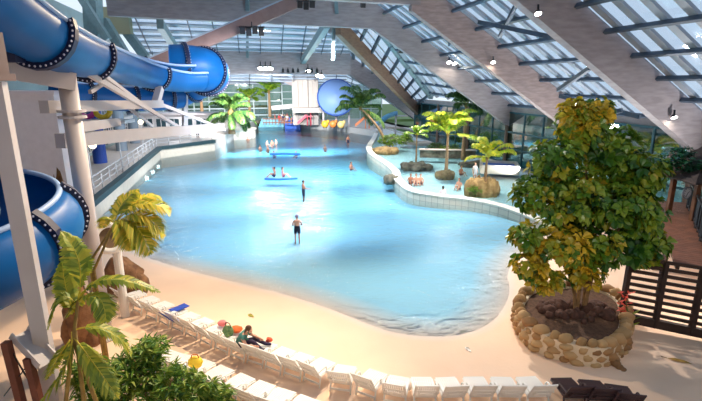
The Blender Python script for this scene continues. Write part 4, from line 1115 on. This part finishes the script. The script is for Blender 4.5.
p = P(348, 144, 0)
person('dark-haired person standing waist-deep near the far pool wall left of the leaning palm', (p.x, p.y, -.55), .4, SKIN2, (34,26,26), 0, (30,30,60), h=1.75)
# paddle float with two people
p = P(281, 178, .06)
fb = thing('paddle_float', 'flat blue paddle float with two people on it in mid pool', 'float', (p.x, p.y, 0), .05)
m = MB(); hull = [(math.cos(t)*1.45*(1 if abs(math.cos(t)) < .8 else 1), math.sin(t)*.42) for t in [2*PI*i/24 for i in range(24)]]
m.prism([(x, y, 0) for x, y in hull], -.06, .1); m.build('board', BLUEP, fb)
m = MB(); m.prism([(x*.8, y*.75, 0) for x, y in hull], .1, .125); m.build('deck_pad', mat('pale_pad', (120, 176, 220), .7), fb)
seat_pose = dict(pelvis=(0,0,.11+.0), waist=(0,.03,.26), chest=(0,.02,.46), neck0=(0,.01,.6), neck=(0,0,.67), head=(0,-.015,.755), crown=(0,-.01,.845), shl=(.16,.01,.565), shr=(-.16,.01,.565),
    ell=(.25,.0,.33), wrl=(.22,-.22,.3), hal=(.2,-.3,.3), elr=(-.25,.0,.33), wrr=(-.22,-.22,.3), har=(-.2,-.3,.3), hil=(.095,-.02,.1), hir=(-.095,-.02,.1), knl=(.13,-.36,.36), knr=(-.13,-.36,.36), anl=(.12,-.6,.06), anr=(-.12,-.6,.06), tol=(.13,-.75,.06), tor=(-.13,-.75,.06))
fl_ = V3(fb.location)
person('person in a pinkish top sitting on the blue paddle float', fl_+V3((.15,0,.11)), PI/2, SKIN, (50,36,32), .12, (120,60,90), top=(206,140,150), pose=dict(seat_pose, elr=(-.3,-.05,.55), wrr=(-.32,-.1,.82), har=(-.33,-.12,.9)))
person('tanned person leaning forward at the left end of the blue paddle float', fl_+V3((-.55,.05,.11)), -PI/2, SKIN2, (30,26,28), 0, (30,34,70), pose=dict(seat_pose, ell=(.26,-.05,.6), wrl=(.3,-.1,.86), hal=(.31,-.11,.95)))
# long foam mat with two swimmers holding its ends
p = P(285, 154, .03)
ma_ = thing('foam_mat', 'long thin blue foam mat held by two swimmers in mid pool', 'float', (p.x, p.y, 0), .0)
m = MB(); m.tube(smooth_path([(-1.75,0,.05),(-.6,.06,.07),(.6,.05,.07),(1.75,0,.05)], 6), .14, 10); m.build('roll', BLUEP, ma_, True)
for sx in (-1.78, 1.78):
    m = MB(); m.ell((sx,0,.05), (.07,.15,.15), 10, 7); m.build('end_cap', mat('pale_pad', (0,0,0)), ma_, True)
def swimmer(px, py, label, sub=.5, rz=0, skin=SKIN, hair=(44,34,32), **kw):
    q = P(px, py, 0); return person(label, (q.x, q.y, -sub), rz, skin, hair, kw.pop('hairlen', 0), kw.pop('suit', (40,50,90)), pose=seat_pose)
swimmer(274, 154, 'swimmer at the left end of the long blue foam mat', .54, .3, SKIN2)
swimmer(296, 154, 'dark-haired swimmer at the right end of the long blue foam mat', .54, -.3)
swimmer(267, 143, 'swimmer at the left of the cluster near the left-hand palm island', .54, 1)
swimmer(272, 142.5, 'dark-haired swimmer in the middle of the cluster beyond the foam mat', .54, .2, SKIN2)
swimmer(276, 142, 'swimmer with reddish hair at the right of the cluster beyond the foam mat', .54, -.6, SKIN, (120,60,40))
swimmer(260, 148, 'lone swimmer just left of the glitter, nearer than the cluster', .54, .5)
swimmer(268, 149, 'lone swimmer low in the glitter above the foam mat', .54, -.5)
swimmer(248, 140, 'bare-chested person standing chest-deep off the island with the broad dark palm', .42, .2, SKIN)
swimmer(325, 148, 'lone swimmer with fair hair far out right of the foam mat', .54, .2, SKIN, (150,110,70))
swimmer(351, 165.5, 'swimmer alone left of the white rim of the lagoon entrance', .54, .8, SKIN2)
# lagoon people
LW = LZ-.05
def lag(px, py, label, sub=1.28, **kw):
    q = P(px, py, LW); return person(label, (q.x, q.y, LW-sub), kw.pop('rz', 0), kw.pop('skin', SKIN), kw.pop('hair', (40,32,32)), kw.pop('hairlen', 0), kw.pop('suit', (30,40,80)), **kw)
# bathers sit on the basin floor, so they use the sitting pose
def bath(px, py, label, **kw):
    q = P(px, py, LW); return person(label, (q.x, q.y, .12), kw.pop('rz', 0), kw.pop('skin', SKIN), kw.pop('hair', (40,32,32)), kw.pop('hairlen', 0), kw.pop('suit', (30,40,80)), pose=seat_pose)
bath(410.5, 180.5, 'leftmost of three bathers sitting in the jacuzzi, dark hair', rz=.2, skin=SKIN2)
bath(416, 180.8, 'middle one of three bathers sitting in the jacuzzi', rz=-.2, hair=(70,48,40))
bath(420.5, 180.8, 'right-hand one of three bathers sitting in the jacuzzi', rz=0)
bath(459, 185.5, 'bather sitting in the jacuzzi between the round islet and the tan rock mound', rz=-.6)
bath(461, 172, 'bather at the back of the jacuzzi behind the round islet', rz=.5, skin=SKIN2)
p = P(442, 200.5, 0)
person('dark-haired person in a white swimsuit leaning against the outside of the jacuzzi rim', (p.x, p.y-.15, -.55), PI, SKIN, (44,34,30), .08, (236,226,232), top=(236,226,232), h=1.62)
p = P(474.5, 178, LW)
person('person in white standing in the channel behind the tan rock mound', (p.x, p.y, .12), .4, SKIN, (150,110,80), 0, (236,232,230), top=(238,234,230), h=1.6)
# sitting on a lounger
lo = LOUNGE[8]; rzl = lo.rotation_euler.z
q = on_lounger(lo, -.05, .36)
bent_pose = dict(seat_pose, waist=(-.04,-.05,.26), chest=(-.1,-.16,.43), neck0=(-.13,-.24,.54), neck=(-.15,-.29,.59), head=(-.16,-.35,.65), crown=(-.165,-.39,.735), shl=(.05,-.2,.52), shr=(-.27,-.2,.5), ell=(.14,-.36,.32), wrl=(.1,-.55,.3), hal=(.08,-.62,.27), elr=(-.36,-.36,.3), wrr=(-.28,-.55,.26), har=(-.24,-.62,.24),
    hil=(.095,-.02,.1), hir=(-.095,-.02,.1), knl=(.18,-.4,.2), knr=(-.1,-.42,.3), anl=(.2,-.72,.06), anr=(-.1,-.7,.06), tol=(.22,-.86,.05), tor=(-.1,-.84,.05))
person('person with brown hair in a teal top and dark trousers bent over on a lounger', q, rzl+PI*.62, SKIN, (96,62,40), .1, None, top=(70,128,116), legs_cover=(46,34,62), pose=bent_pose)
q = on_lounger(LOUNGE[7], .12, .39)
bg_ = thing('beach_bag', 'patterned green beach bag on the lounger beside the bent-over person', 'bag', q, rzl)
m = MB(); m.rock((0,0,.17), (.2,.14,.18), 8, 14, 9, .2); m.build('body', mat('green_bag', (70, 112, 72), .8, rgb2=(130, 150, 90), scale=14), bg_, True)
m = MB(); m.tube(smooth_path([(-.12,0,.28),(-.08,0,.44),(.08,0,.44),(.12,0,.28)], 4), .014, 6); m.build('handle', DARK, bg_, True)
q = on_lounger(LOUNGE[7], .42, .40)
m = MB(); m.rock((0,0,.08), (.2,.16,.1), 18, 14, 9, .3); o = m.build('towel', mat('orange_towel', (232, 110, 54), .9, var=.1), None, True); o.location = q; tag(o, 'crumpled orange towel on the lounger beside the bent-over person', 'towel')
q = on_lounger(LOUNGE[6], .45, .40)
m = MB(); m.rock((0,0,.07), (.14,.12,.09), 19, 14, 9, .3); o = m.build('towel', mat('pink_towel', (236, 130, 130), .9, var=.1), None, True); o.location = q; tag(o, 'small pink towel heap on the lounger left of the green beach bag', 'towel')
q = on_lounger(LOUNGE[9], .5, .39)
m = MB(); m.rock((0,0,.06), (.1,.09,.07), 29, 14, 9, .3); o = m.build('towel', mat('red_towel', (226, 90, 60), .9, var=.1), None, True); o.location = q; tag(o, 'small red cloth on the lounger right of the bent-over person', 'towel')
# things lying on the sand
def sandal(px, py, rgb, label, rz):
    q = P(px, py, .25); g = ground(q.x, q.y)
    for it in range(3): q = P(px, py, g); g = ground(q.x, q.y)
    t = thing('flip_flop', label, 'sandal', (q.x, q.y, g+.004), rz)
    m = MB(); m.prism([(math.cos(a)*.055*(1.15 if math.sin(a) > 0 else .9), math.sin(a)*.14, 0) for a in [2*PI*i/18 for i in range(18)]], 0, .025); m.build('sole', mat('sole_%d_%d_%d' % rgb, rgb, .7), t)
    m = MB(); m.tube(smooth_path([(-.05,-.02,.025),(-.02,.05,.06),(0,.09,.028)], 4), .009, 6); m.tube(smooth_path([(.05,-.02,.025),(.02,.05,.06),(0,.09,.028)], 4), .009, 6); m.build('strap', mat('strap_%d_%d_%d' % rgb, tuple(int(c*.8) for c in rgb), .6), t, True)
sandal(251, 316, (170,160,50), 'small olive flip-flop lying on the open sand above the bent-over person', .9)
sandal(468, 350, (250,240,230), 'white flip-flop lying on the sand near the water below the right shore', .4)
q = P(680, 357, .42); lf = thing('fallen_leaf', 'dry yellow-brown leaf lying on the pale floor below the slatted screen', 'leaf', (q.x, q.y, ground(q.x,q.y)+.004), -.5)
m = MB(); m.add([(-.3,0,.01),(-.1,.07,.035),(.12,.06,.04),(.32,0,.01),(.12,-.06,.03),(-.1,-.07,.03),(0,0,.015)], [(0,6,1),(1,6,2),(2,6,3),(3,6,4),(4,6,5),(5,6,0)]); m.build('blade', mat('dry_leaf', (176, 136, 60), .8, var=.2), lf)
m = MB(); m.tube([(-.3,0,.012),(-.44,.03,.012)], .008, 5); m.build('stalk', mat('dry_stalk', (120, 84, 44), .8), lf)
q = P(628, 344, .42); m = MB(); m.rock((0,0,.05), (.11,.08,.06), 6, 12, 8, .3); o = m.build('stone', ROCKB, None, True); o.location = (q.x, q.y, ground(q.x, q.y)); tag(o, 'small brown stone lying between the planter and the slatted screen', 'stone')

# ================================================================ FLOODLIGHTS, underwater lamps
LAMPM = mat('lit_lens', (255, 248, 236), .3, emit=(255, 246, 226), estr=160)
def flood(pt, label, s=.22, aim=(0,-.6,-.8)):
    t = thing('floodlight', label, 'floodlight', pt, 0, 'floodlights under the roof')
    d = V3(aim).normalized(); rot = d.to_track_quat('Z', 'Y').to_matrix()
    m = MB(); m.lathe([(0,-s*.9),(s*.6,-s*.8),(s*.8,-s*.2),(s,s*.1),(s,s*.3),(s*.9,s*.3)], (0,0,0), 16, rot); m.build('housing', DARK, t, True)
    m = MB(); m.lathe([(s*.92,s*.22),(s*.6,s*.34),(0,s*.38)], (0,0,0), 16, rot); m.build('lens', LAMPM, t, True, label='bright glowing lens')
    m = MB(); m.tube([(0,0,0),(0,.05,s*2.4)], .05, 6); m.build('bracket', DARK, t, True)
for k, (x, y, u, lb) in enumerate(((260.5,68,56,'leftmost of three lit floodlights on the second tie beam'),(265.5,68,56,'middle one of three lit floodlights on the second tie beam'),(270.5,68,56,'right one of three lit floodlights on the second tie beam'),(308,70.5,56,'single very bright floodlight on the second tie beam left of the pale strut'),
    (318,75,56,'left one of a small floodlight pair at the bend of the second tie beam'),(321.5,76,56,'right one of a small floodlight pair at the bend of the second tie beam'),(449,62,37.6,'left one of the floodlight pair on the fourth sloping rafter'),(454.5,63,37.6,'right one of the floodlight pair on the fourth sloping rafter'),
    (538,13,19.2,'lit floodlight high on the broad second sloping rafter'),(674,117,19.3,'lit floodlight low on the broad second sloping rafter, washing its side'),(493,62,28.7,'small lit floodlight on the third sloping rafter'))):
    flood(U(x, y, u), lb, .3 if u > 50 else (.2 if u > 30 else .15))
# dark loudspeaker pods hanging on the diagonal strut and beams
def pod(pt, label, n):
    t = thing('speaker_cluster', label, 'loudspeaker', pt)
    for k in range(n):
        m = MB(); m.box((-.45*(n-1)/2+.45*k, -.05*k, -.12*(k % 2)), (.36,.36,.5), (.3,0,.2)); m.build('speaker', DARK, t)
    m = MB(); m.bar((-.45*n/2,0,.2),(.45*n/2,0,.2), .08, .08); m.bar((0,0,.2),(0,0,.55), .06, .06, (0,1,0)); m.build('bracket', DARK, t)
pod(U(252,30,35), 'dark loudspeaker cluster under the diagonal timber strut', 4)
pod(U(306,4,35), 'dark loudspeaker cluster near the top end of the diagonal strut', 3)
pod(U(363,4,37), 'dark loudspeaker at the top of the grey steel hip member', 1)
pod(U(401,50,41), 'dark loudspeaker hanging midway on the grey steel hip member', 1)
for k in range(7):
    q = U(283+5*k+(4 if k > 3 else 0), 69.5, 55.9); t = thing('spot_fitting', 'small dark unlit spot fitting in the row under the second tie beam', 'spotlight', q, 0, 'unlit spot fittings under the second tie beam')
    m = MB(); m.cyl((0,0,-.35), .16, .42, 10, .12); m.build('can', DARK, t, True); m = MB(); m.box((0,0,.12), (.1,.1,.2)); m.build('bracket', DARK, t)
UWM = mat('underwater_lens', (240, 250, 255), .3, emit=(225, 245, 255), estr=12)
for k, u in enumerate((45, 48.2, 51.4)):
    q = W(u, -8.62, -.45); t = thing('underwater_lamp', 'glowing underwater lamp in the left pool wall, %s from the quay corner' % ('third','second','first')[k], 'lamp', q, 0, 'underwater lamps in the left pool wall')
    rot = VX.to_track_quat('Z', 'Y').to_matrix()
    m = MB(); m.lathe([(.2,-.02),(.26,.0),(.26,.05),(.2,.06)], (0,0,0), 18, rot); m.build('ring', STEELW, t, True)
    m = MB(); m.lathe([(.2,.04),(.1,.07),(0,.08)], (0,0,0), 18, rot); m.build('lens', UWM, t, True)

# ================================================================ FAR END
# blue bowl slide
q = D(336, 100, 79); bs = thing('bowl_slide', 'big round translucent blue bowl slide behind the large coconut palm', 'water slide', (q.x, q.y, .9)); 
rot = Euler((PI/2-.35, .15, 0)).to_matrix()
m = MB(); m.lathe([(.4,-1.6),(1.6,-1.4),(2.6,-.7),(3.1,.2),(3.2,.9),(3.05,.95),(2.95,.2),(2.4,-.6),(1.4,-1.2),(.3,-1.4)], (0,0,q.z-.9+.2), 28, rot); m.build('bowl', mat('bowl_blue', (40, 78, 150), .5, var=.1), bs, True)
m = MB(); m.lathe([(3.0,.9),(2.2,1.7),(1.0,2.1),(0,2.2)], (0,0,q.z-.9+.2), 28, rot); m.build('dome', mat('pale_blue_dome', (112, 140, 186), .5), bs, True)
for dx in (-2.2, 0, 2.2): m = MB(); m.cyl((dx,.6,0), .18, max(.5, q.z-.9-1.2), 10); m.build('support', STEELW, bs, True)
q = D(384, 120, 70); fs_ = thing('small_slide', 'pale blue open slide descending beside the coconut palm', 'water slide', (q.x, q.y, .6)); org = V3(fs_.location)
pts = smooth_path([D(396,111,69), D(388,114,69.5), D(381,119,70), D(374,124,70)], 5)
m = MB()
for i in range(len(pts)-1):
    pass
vs = []; nn = 8
for i, p in enumerate(pts):
    d = (pts[min(i+1,len(pts)-1)]-pts[max(i-1,0)]).normalized(); s = d.cross(V3((0,0,1))).normalized(); u = s.cross(d)
    for rr_2 in (.62, .55):
        for j in (range(nn+1) if rr_2 > .6 else range(nn, -1, -1)):
            a = PI + PI*j/nn; vs.append(p + s*rr_2*math.cos(a) + u*rr_2*math.sin(a))
qn = 2*(nn+1); m.add(vs, [(i*qn+j, i*qn+(j+1)%qn, (i+1)*qn+(j+1)%qn, (i+1)*qn+j) for i in range(len(pts)-1) for j in range(qn)])
m.build('chute', mat('pale_blue_slide', (140, 190, 224), .35), fs_, True, org)
m = MB(); top = pts[0]; m.tube([V3((top.x,top.y,.6)), top-V3((0,0,.6))], .14, 10); m.build('support', STEELW, fs_, True, org)
m = MB(); c = pts[9]; m.tube([V3((c.x,c.y,.6)), c-V3((0,0,.6))], .12, 10); m.build('support', STEELW, fs_, True, org)
m = MB(); m.box((top.x+.9, top.y, top.z-.7), (1.6, 1.4, .15)); m.build('platform', STEELW, fs_, False, org)
# red slide, toys
def play(name, px, py, d, rgb, label, kind):
    q = D(px, py, d); t = thing(name, label, 'play equipment', (q.x, q.y, .9))
    ma = mat('toy_%d_%d_%d' % rgb, rgb, .45)
    if kind == 'slide':
        m = MB(); m.bar((-1.1,0,.35),(.5,0,1.7), .9, .12); 
        for s in (-.42,.42): m.bar((-1.1,s,.5),(.5,s,1.85), .08, .35)
        m.build('chute', ma, t); m = MB(); m.box((.95,0,1.62), (1.0,.9,.12)); m.build('platform', ma, t)
        for s in (-.35,.35):
            m = MB(); m.cyl((1.2,s,0), .07, 2.6, 8); m.build('post', ma, t, True)
            m = MB(); m.cyl((.6,s,0), .07, 1.6, 8); m.build('post', ma, t, True)
        m = MB(); m.lathe([(.8,2.5),(.02,3.1)], (.95,0,0), 8); m.lathe([(0,2.5),(.8,2.5)], (.95,0,0), 8); m.build('roof', ma, t)
    else:
        m = MB(); m.ell((0,0,.62), (.62,.5,.62), 14, 9); m.ell((.5,0,1.05), (.28,.25,.3), 10, 7); m.build('body', ma, t, True)
        for s in (-.25,.25): m = MB(); m.cyl((s,0,0), .1, .3, 8); m.build('foot', DARK, t, True)
play('play_slide', 304, 118, 82, (206, 66, 84), 'red play slide with a pointed roof in front of the concrete tower', 'slide')
play('spray_toy', 325, 121, 78, (236, 180, 52), 'yellow rounded spray toy under the blue bowl slide', 'toy')
play('spray_toy', 333, 121, 78, (228, 134, 62), 'orange rounded spray toy under the blue bowl slide', 'toy')
play('spray_toy', 341, 122, 77, (240, 196, 120), 'pale orange spray toy right of the blue bowl slide', 'toy')
play('play_slide', 362, 121, 77, (222, 130, 84), 'orange play slide behind the coconut palm crown', 'slide')
# blue gate block and rock cascade at the far pool edge
q = P(293, 128, .0); bx = thing('blue_padding', 'bright blue padded block standing at the far edge of the pool', 'padding', (q.x, q.y-.3, -.6))
m = MB(); m.box((0,0,1.3), (2.9,.9,2.6)); m.build('pad', mat('bright_blue_pad', (28, 92, 196), .5, var=.05), bx); m = MB(); m.box((0,0,2.63), (3.0,1.0,.08)); m.build('cap', mat('navy_cap', (20, 60, 150), .5), bx)
q = P(272, 127, 0); cs = thing('cascade', 'wide shallow water cascade over pale blue steps at the far pool edge', 'cascade', (q.x, q.y-.2, -.8))
m = MB()
for k in range(4): m.box((0,.35*k,.4+.3*k+.2), (5.0-.3*k, 1.3, .8+.6*k*.5))
m.build('steps', mat('pale_blue_steps', (128, 194, 214), .3, var=.15, scale=2), cs)
m = MB(); rr = random.Random(3)
for k in range(11):
    x = -2.9+k*.58; m.rock((x, .9+rr.uniform(-.2,.2), 1.75), (.5,.4,.35), k, 10, 7, .3)
m.build('rocks', ROCKG, cs, True)
# blue basin cover and grey stone kerb near the right glass wall
q = P(499, 172, .62); bc = thing('basin_cover', 'low bright blue basin with pale rim at the right glass wall beyond the jacuzzi', 'basin', (q.x, q.y, .55))
rz = math.radians(-14); bc.rotation_euler = (0,0,rz)
m = MB(); m.box((0,.6,.28), (3.0,2.4,.5)); m.build('basin_floor', mat('basin_blue', (34, 104, 196), .4), bc)
m = MB()
for a, b in (((-1.5,-.7),(1.5,-.7)),((1.5,-.7),(1.5,1.9)),((1.5,1.9),(-1.5,1.9)),((-1.5,1.9),(-1.5,-.7))): m.bar((a[0],a[1],.38), (b[0],b[1],.38), .22, .75)
m.build('rim', TILE, bc)
q = P(447, 158, .62); kb = thing('stone_kerb', 'low grey stone wall behind the tall bright palm', 'wall', (q.x, q.y, .6), math.radians(-8)); m = MB(); m.box((0,0,.45), (5.6,.6,.8)); m.build('stonework', ROCKG, kb); m = MB(); m.box((0,0,.88), (5.8,.75,.08)); m.build('coping', DECK, kb)
# grey steps / white railing by the glass wall at the right
q = P(506, 152, .62); wr = thing('railing', 'short white railing by the teal glass wall on the right', 'railing', (q.x, q.y, .62), math.radians(-14))
for z in (.5, 1.0): m = MB(); m.bar((-1.3,0,z),(1.6,0,z), .05, .05); m.build('rail', WHITE, wr)
for x in (-1.3, .15, 1.6): m = MB(); m.bar((x,0,0),(x,0,1.02), .06, .06, (0,1,0)); m.build('post', WHITE, wr)
# crowd on the far terrace
rr = random.Random(12); cols = [(196,60,60),(40,50,90),(230,220,210),(60,110,90),(220,150,60),(120,60,110),(30,30,36)]
proto = []
for k in range(4):
    q = D(279+4*k, 117, 86); proto.append(person('person standing in the distant crowd on the far terrace', (q.x, q.y, .9), rr.uniform(-1,1), SKIN if k % 2 else SKIN2, (50,38,34), 0, cols[k], top=cols[k], group='people in the distant crowd on the far terrace'))
for k in range(16):
    q = D(276+3.0*k+rr.uniform(-1,1), 117, rr.uniform(86,91)); dup(proto[k % 4], (q.x, q.y, .9), rr.uniform(0,6), 'person standing in the distant crowd on the far terrace')
q = P(197, 139, 1.3); person('person in dark clothes standing at the end of the quay beside the far pavilion', (q.x, q.y+.4, 1.3), .4, SKIN2, (34,28,28), 0, (24,24,34), top=(28,28,40), legs_cover=(24,24,34))
# far terrace fence rail
a, b = D(263,119.5,84), D(300,120.5,84); fr = thing('terrace_fence', 'dark timber fence along the far terrace in front of the crowd', 'fence', (a.x, a.y, .9)); org = V3(fr.location)
for k in range(13): p = lerp(a, b, k/12); m = MB(); m.bar(V3((p.x,p.y,.9)), V3((p.x,p.y,2.0)), .1, .1, (0,1,0)); m.build('post', WOODR, fr, False, org)
for z in (1.3, 1.95): m = MB(); m.bar(V3((a.x,a.y,z)), V3((b.x,b.y,z)), .08, .16); m.build('rail', WOODR, fr, False, org)
# inflatable toys stored on the gallery at the left
q = D(88, 118, 30); for_ = [((0,0,.5),(206,60,150),'magenta'),((.9,.2,.45),(240,200,50),'yellow')]
for c, rgb, nm in for_:
    t = thing('swim_ring', '%s inflatable swim ring on the ledge under the slide beams at the left' % nm, 'swim ring', q+V3(c))
    rot = Euler((PI/2-.2,0,.3)).to_matrix(); m = MB()
    m.lathe([(.42+.17*math.cos(2*PI*i/12), .17*math.sin(2*PI*i/12)) for i in range(13)], (0,0,0), 20, rot); m.build('tube', mat('ring_'+nm, rgb, .35), t, True)
    m = MB(); m.cyl((0,.0,.56), .03, .1, 8); m.build('valve', DARK, t)
m = MB(); m.box((q.x-1.4, q.y+.2, q.z-.22), (8.0,1.4,.2)); struct(m.build('ledge_slab', WHITE))
EXPOSURE = 0.1
def lamp(name, loc, power, col, rad=.25):
    d = bpy.data.lights.new(name, 'POINT'); d.energy = power; d.color = col; d.shadow_soft_size = rad
    o = bpy.data.objects.new(name, d); COL.objects.link(o); o.location = loc; return o
def LIGHTS():
    warm = (1, .80, .56); neut = (1, .93, .84); cool = (.93, .96, 1)
    spot('flood_fill_beam', (-4, 24, 12.5), (-3, 11, .3), 6800, warm, 90, .2)
    spot('flood_fill_beam', (5, 25, 12.0), (7.5, 12, .3), 6800, neut, 90, .2)
    # added fill spots without fixtures under the frames, shining along the hall
    for u, v, tu, tv, p in ((20.5, 5, 33, -1, 5000), (20.5, 10, 32, 7, 4000), (30.8, 3, 40, -3, 8500), (30.5, 8, 39, 9, 7500), (39.8, 2, 50, -1, 9000), (39.6, 8, 50, 8, 12500),
                            (58.5, 0, 70, 0, 9000), (58.5, 10, 70, 9, 19000), (58.5, 2, 76, 2, 24000), (25.5, 6, 31, -3, 5000)):
        spot('flood_fill_beam', W(u, v, 11.2 if u < 50 else 8.6), W(tu, tv, 0), p, cool, 104, .7)
    spot('flood_fill_beam', (-1.5, 15, 12.3), (-5, 9, 2), 6000, warm, 80, .2)  # added warm fill for the left foreground plants
    for px, py in ((261,74), (266,74), (271,74), (308,76)):
        q = U(px, py, 55.5); spot('flood_fill_beam', q, q+V3((.15,-1,-.8))*10, 1300, neut, 90, .06)
    q = U(452, 66, 37.2); spot('flood_fill_beam', q, q+V3((-.25,-1,-.8))*10, 330, neut, 90, .05)
    for u, v, z, p in ((24, 15, 8, 2500), (33, 16, 7.5, 4000), (43, 17, 7.5, 4500), (54, 18, 6.5, 2000)):
        spot('flood_fill_beam', W(u, v, z), W(u, v-1.5, 0), p*.85, neut, 125, .3, .6)  # fill added over the lagoon, no fixtures there
    lamp('added_fill_light', lq-V3((0,0,.15)), 160, neut, .12)  # light of the added lamp under the boardwalk
    spot('flood_fill_beam', (2, -1.8, 12), (5.9, 12.5, 4.5), 3000, (1,.94,.82), 36, .5)  # unseen fill added behind the camera to lift the tree
    for v in (-8, 6): spot('flood_fill_beam', W(74, v, 8), W(93, v, 3), 5000, neut, 120, .3, .6)  # pair of spots added to brighten the end wall
    for u, v, p in ((15, 23, 2600), (24.5, 22.5, 2600), (33.5, 22.5, 3200), (43, 22.5, 3200)): spot('added_upfill_beam', W(u, v, .95), W(u+2, v-8, 11), p, cool, 140, .6, .8)  # upward fill added on the promenade to brighten the right roof
    spot('added_upfill_beam', W(60, -8, 1.6), W(50, 2, 13), 3000, cool, 120, .6, .8)  # upward fill added at the walkway, aimed at the roof
# ================================================================ LIGHT
w = bpy.data.worlds.new('overcast_sky'); scene.world = w; w.use_nodes = True
nt = w.node_tree; N = nt.nodes; L = nt.links; bg = N['Background']
tc = N.new('ShaderNodeTexCoord'); sx = N.new('ShaderNodeSeparateXYZ'); L.new(tc.outputs['Generated'], sx.inputs[0])
nz = N.new('ShaderNodeTexNoise'); nz.inputs['Scale'].default_value = 3; nz.inputs['Detail'].default_value = 4; L.new(tc.outputs['Generated'], nz.inputs['Vector'])
ad = N.new('ShaderNodeMath'); ad.operation = 'MULTIPLY_ADD'; ad.inputs[1].default_value = .5; L.new(nz.outputs['Fac'], ad.inputs[0]); L.new(sx.outputs['Z'], ad.inputs[2])
cr = N.new('ShaderNodeValToRGB'); cr.color_ramp.elements[0].position = .15; cr.color_ramp.elements[1].position = 1.0
cr.color_ramp.elements[0].color = (.72, .80, .88, 1); cr.color_ramp.elements[1].color = (.56, .72, .92, 1)
L.new(ad.outputs[0], cr.inputs['Fac']); L.new(cr.outputs[0], bg.inputs['Color']); bg.inputs['Strength'].default_value = 1.15

def spot(name, loc, target, power, col=(1, .86, .66), size=70, rad=.35, blend=.8):
    d = bpy.data.lights.new(name, 'SPOT'); d.energy = power; d.color = col; d.spot_size = math.radians(size); d.spot_blend = blend; d.shadow_soft_size = rad
    o = bpy.data.objects.new(name, d); COL.objects.link(o); o.location = loc
    o.rotation_euler = (V3(target)-V3(loc)).to_track_quat('-Z', 'Y').to_euler(); return o
LIGHTS()
scene.render.film_transparent = False
vs = scene.view_settings; vs.view_transform = 'Standard'; vs.look = 'None'; vs.gamma = 1.0; vs.exposure = EXPOSURE
cy = scene.cycles
cy.use_denoising = True; cy.max_bounces = 8; cy.transparent_max_bounces = 16; cy.diffuse_bounces = 3; cy.glossy_bounces = 3; cy.caustics_reflective = False; cy.caustics_refractive = False
cy.sample_clamp_indirect = 6
